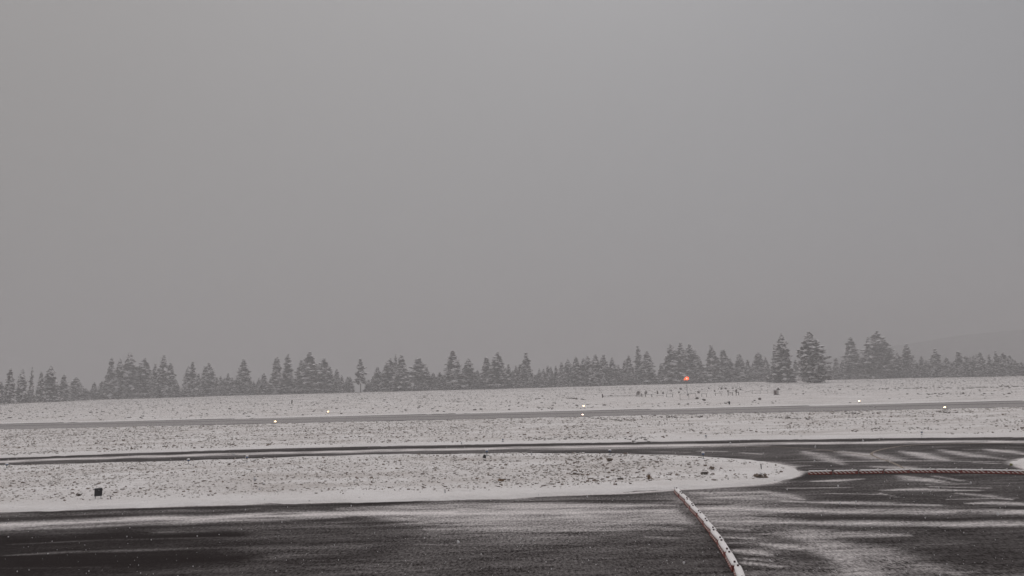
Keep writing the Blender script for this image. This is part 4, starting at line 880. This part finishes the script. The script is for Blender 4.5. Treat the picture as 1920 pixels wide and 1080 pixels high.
# ---------------------------------------------------------------- lamps
def edge_light(px, yb, hpx, label, group, lens='bluelens', r_=.065, snow=True, lit=False, big=1.0):
    p = at(px, yb); z = tz(p.x, p.y); h = max(.2, hpx*p.y/F)
    root = empty('edge_light', (p.x, p.y, z), label, 'edge light', group)
    mb = MB(); mb.tube([(0, 0, -.06), (0, 0, .02), (0, 0, .04)], [.14*big, .14*big, .06*big], 10); mb.build('base_plate', M['grey'], root)
    mb = MB(); mb.tube([(0, 0, .03), (0, 0, h*.62)], .022*big, 8); mb.tube([(0, 0, h*.60), (0, 0, h*.70)], r_*.9, 10); mb.build('stem', M['darkmetal'] if not lit else M['grey'], root)
    mb = MB(); mb.tube([(0, 0, h*.70), (0, 0, h*.86), (0, 0, h*.95), (0, 0, h)], [r_, r_*.97, r_*.75, r_*.3], 12); mb.build('lens', M[lens], root, True)
    if snow: mb = MB(); mb.dome((0, 0, h*.93), r_*1.35, r_*1.1, 10, 4, 0, .12); mb.build('snow_cap', M['snow'], root, True)
GL = 'unlit taxiway edge lights with snow caps'
for a in [(12.3, 880, 8, 'snow capped edge light on a thin stem nearest the left edge'), (353, 873, 9, 'snow blurred edge light by the taxiway on the left, left of a similar one'),
          (463, 868.5, 11, 'snow capped edge light standing clear by the taxiway, left part'), (913, 858, 10.5, 'edge light with white cap beside the small black box'),
          (943, 830.5, 5, 'tiny edge light on the far side of the taxiway near centre'), (1144, 856, 8, 'edge light with round snow cap on the middle island rim'),
          (1319, 863.5, 11, 'bulky snow plastered edge light on the right part of the island rim'), (1324, 823.5, 5, 'tiny dark edge light across the taxiway above the island tip'),
          (1729, 818.5, 6, 'tiny edge light across the taxiway on the right')]:
    edge_light(*a, GL, r_=.10)
GR = 'lit lamps along the runway edges'
for px, y_, lab, ln, sz in [(516, 796, 'bright lamp at the near runway edge on the left', 'lamp', 1), (1092.5, 780.8, 'reddish white lamp at the near runway edge in the middle', 'lampred', .9), (1772, 769.5, 'bright lamp at the near runway edge on the right', 'lamp', 1.05),
                           (615.3, 777, 'bright lamp at the far runway edge on the left', 'lamp', 1), (1094.5, 766.3, 'bright lamp at the far runway edge in the middle', 'lamp', 1.1), (1611.5, 757, 'bright lamp at the far runway edge on the right', 'lamp', 1)]:
    edge_light(px, y_, 4.7, lab, GR, ln, .155*sz, False, True, 1.6)

# black sign, black box
p = at(183.6, 938.6); s = p.y/F; z = tz(p.x, p.y)
root = empty('sign', (p.x, p.y, z), 'black upright sign on two short legs in the snow on the left', 'sign', None, R(34))
mb = MB(); mb.box((-.19, -.04, 4*s), (.19, .04, 18.3*s)); mb.build('board', M['darkmetal'], root)
for q in (-.15, .15): mb = MB(); mb.tube([(q, 0, -.1), (q, 0, 4*s)], .018, 6); mb.build('leg', M['darkmetal'], root)
mb = MB(); mb.box((-.19, -.04, 18.3*s), (.19, .04, 18.3*s+.03), 0, .015); mb.build('snow_cap', M['snow'], root)
mb = MB(); mb.box((-.205, -.045, 4.2*s), (-.19, .045, 18.2*s)); mb.box((.19, -.045, 4.2*s), (.205, .045, 18.2*s)); mb.build('side_trim', M['darkmetal'], root)
p = at(908.8, 862.2); s = p.y/F; z = tz(p.x, p.y)
root = empty('control_box', (p.x, p.y, z), 'small black box under a snow cap at the island rim left of an edge light', 'box')
mb = MB(); mb.box((-2.9*s, -.12, -.05), (2.6*s, .12, 4.2*s), 0, .01); mb.box((-2.0*s, -.1, 4.2*s), (1.9*s, .1, 6.0*s), 0, .02); mb.build('housing', M['darkmetal'], root)
mb = MB(); mb.dome((0, 0, 5.9*s), .14, .07, 10, 3, 0, .1); mb.build('snow_cap', M['snow'], root, True)

# ---------------------------------------------------------------- low barriers
def barrier_proto(Lb, lamps):
    root = empty('low_barrier', (0, 0, 0), 'x', 'barrier')
    mb = MB(); l = Lb/2-.012; hh = .20; sec = [(-.15, 0), (-.15, .06), (-.125, .08), (-.115, hh-.02), (-.095, hh), (.095, hh), (.115, hh-.02), (.125, .08), (.15, .06), (.15, 0)]
    v = [(-l, a, b) for a, b in sec]+[(l, a, b) for a, b in sec]; n = len(sec)
    f = [(k, k+n, (k+1) % n+n, (k+1) % n) for k in range(n)]+[tuple(range(n)), tuple(range(2*n-1, n-1, -1))]
    mb.add(v, f); mb.box((l, -.05, .05), (l+.022, .05, .15)); body = mb.build('body', M['barrier'], root)
    r = random.Random(int(Lb*100)); mb = MB(); nn = 14; v = []; f = []
    for i in range(nn+1):
        x = -l+2*l*i/nn; e = .6 if i in (0, nn) else 1
        w0 = .128*e+r.uniform(-.010, .010); t = .055*e+r.uniform(-.012, .012)
        v += [(x, -w0, hh-.01), (x, -w0*.8, hh+t*.8), (x, 0, hh+t), (x, w0*.8, hh+t*.8), (x, w0, hh-.01)]
        if i:
            for k in range(4): b = (i-1)*5+k; f.append((b, b+1, b+6, b+5))
    f.append((4, 3, 2, 1, 0)); f.append(tuple(nn*5+k for k in range(5))); mb.add(v, f); mb.build('snow_cap', M['snow'], root, True)
    for q in lamps:
        mb = MB(); mb.tube([(q*Lb, 0, hh+.0), (q*Lb, 0, hh+.055)], .028, 8); mb.tube([(q*Lb, 0, hh+.05), (q*Lb, 0, hh+.06), (q*Lb, 0, hh+.095), (q*Lb, 0, hh+.105)], [.034, .038, .036, .02], 10)
        lm = mb.build('warning_lamp', M['redlamp'], root, True)
    return root
lineA = [(1514, 889.8), (1562, 889), (1610, 888.2), (1658, 887.3), (1707, 886.6), (1756, 886.4), (1804, 886.9), (1851, 887.6), (1897, 888.5), (1943, 889.6)]
pA = [at(x, y) for x, y in lineA]
lA = (pA[0]-pA[-1]).length/9
A0 = barrier_proto(lA, (.29,))
for o in A0.children:                       # snow plastered on the lamps of the long row
    if o.name.startswith('warning'): mb = MB(); mb.dome((.29*lA, 0, .285), .045, .045, 8, 3, 0, .1); mb.build('lamp_snow', M['snow'], o, True)
nm = ['leftmost', 'second', 'third', 'fourth', 'fifth', 'sixth', 'seventh', 'eighth', 'ninth, at the right edge']
for i in range(9):
    o = A0 if i == 0 else copy_tree(A0)
    a, b = pA[i], pA[i+1]; c_ = (a+b)/2; o.location = (c_.x, c_.y, .002); o.rotation_euler = (0, 0, math.atan2(b.y-a.y, b.x-a.x))
    o['label'] = 'red and white low barrier, %s in the straight row' % nm[i]; o['group'] = 'barriers of the straight row'
topB = [(1266.5, 915.5), (1280, 927), (1293, 941), (1302, 954), (1313, 962.5), (1325, 977), (1340, 996.5), (1352, 1014), (1365, 1034), (1376.5, 1053), (1391, 1080), (1405, 1108), (1425, 1150)]
pB = [at(x, y, .22) for x, y in topB]
acc = [0]
for i in range(1, len(pB)): acc.append(acc[-1]+(pB[i]-pB[i-1]).length)
def onB(d):
    for i in range(1, len(pB)):
        if d <= acc[i]: return pB[i-1].lerp(pB[i], (d-acc[i-1])/(acc[i]-acc[i-1]))
    return pB[-1]
lB = 1.85; B0 = barrier_proto(lB, (-.37, .37)); nB = int(acc[-1]/lB)
words = ['farthest', 'second farthest', 'third farthest', 'fourth farthest', 'fifth from the far end', 'sixth from the far end', 'seventh from the far end', 'eighth from the far end', 'ninth from the far end', 'tenth from the far end', 'eleventh from the far end', 'twelfth from the far end', 'thirteenth from the far end', 'fourteenth from the far end']
for i in range(nB):
    a, b = onB(i*lB), onB((i+1)*lB); c_ = (a+b)/2
    if ray(0, 0) is None: continue
    o = B0 if i == 0 else copy_tree(B0)
    o.location = (c_.x, c_.y, .002); o.rotation_euler = (0, 0, math.atan2(b.y-a.y, b.x-a.x)+rng.uniform(-.05, .05))
    o['label'] = 'snow topped red barrier with dark lamps, %s of the winding row' % words[i]; o['group'] = 'barriers of the winding row'

# ---------------------------------------------------------------- two birds far up
def bird(px, py, Y, rz, label):
    d = ray(px, py); k_ = Y/d.y
    V = [(0, -.22, 0), (0, -.12, .05), (.05, -.1, 0), (-.05, -.1, 0), (0, .05, .06), (.07, .03, 0), (-.07, .03, 0), (0, .2, .02), (.05, .3, 0), (-.05, .3, 0), (0, -.05, -.05), (0, .08, -.05),
         (.35, -.08, .12), (.35, .08, .11), (.62, .08, .02), (-.35, -.08, .12), (-.35, .08, .11), (-.62, .08, .02)]
    Fc = [(0, 2, 1), (0, 1, 3), (1, 2, 5, 4), (1, 4, 6, 3), (4, 5, 7), (4, 7, 6), (7, 8, 9), (0, 10, 2), (0, 3, 10), (10, 11, 5, 2), (10, 3, 6, 11), (11, 7, 5), (11, 6, 7), (2, 12, 13, 5), (12, 14, 13), (3, 6, 16, 15), (15, 16, 17)]
    me = bpy.data.meshes.new('bird'); me.from_pydata(V, [], Fc); o = link('bird', me, M['bird'])
    o.location = (d.x*k_, d.y*k_, CAMH+d.z*k_); o.rotation_euler = (R(8), R(10), rz); o.scale = (.8,)*3
    tag(o, label, 'bird', 'birds high over the runway')
bird(998.5, 261.5, 300, 1.3, 'fainter upper bird, a dark speck in the grey sky')
bird(1012.2, 292.8, 230, 1.0, 'darker lower bird, a dark speck in the grey sky')

# ---------------------------------------------------------------- falling snow
V = []; Fc = []
def flake(c, s):
    b = len(V)
    for dx, dy, dz_ in ((1, 0, 0), (-1, 0, 0), (0, 1, 0), (0, -1, 0), (0, 0, 1), (0, 0, -1)):
        q = s*rng.uniform(.6, 1.4)*(1.25 if dz_ else 1); V.append((c[0]+dx*q+rng.uniform(-.2, .2)*s, c[1]+dy*q, c[2]+dz_*q))
    for i, j in ((0, 2), (2, 1), (1, 3), (3, 0)): Fc.extend([(b+i, b+j, b+4), (b+j, b+i, b+5)])
for k in range(6000):
    Y_ = 3+26*rng.random()**1.1
    c_ = (rng.uniform(-1.1, 1.1)*(Y_+4), Y_, rng.uniform(.1, 6.3)); flake(c_, rng.uniform(.003, .0075)+.006*rng.random()**6)
tag(link('falling_snow', mesh_np('falling_snow', V, Fc, [M['flake']])), 'scattered snowflakes falling in front of the apron', None, None, 'stuff')

# ---------------------------------------------------------------- haze
mb = MB(); mb.box((-3900, -300, -38), (3900, 2900, 150)); hz = mb.build('haze', None)
m = bpy.data.materials.new('snowy_air'); m.use_nodes = True; nd = m.node_tree.nodes; nd.clear()
vo = nd.new('ShaderNodeVolumePrincipled'); vo.inputs['Density'].default_value = .0013; vo.inputs['Color'].default_value = (.645, .640, .648, 1); vo.inputs['Anisotropy'].default_value = .0
ou = nd.new('ShaderNodeOutputMaterial'); m.node_tree.links.new(vo.outputs[0], ou.inputs['Volume']); hz.data.materials.clear(); hz.data.materials.append(m)
tag(hz, 'thin grey snowy air over the airfield', None, None, 'stuff')
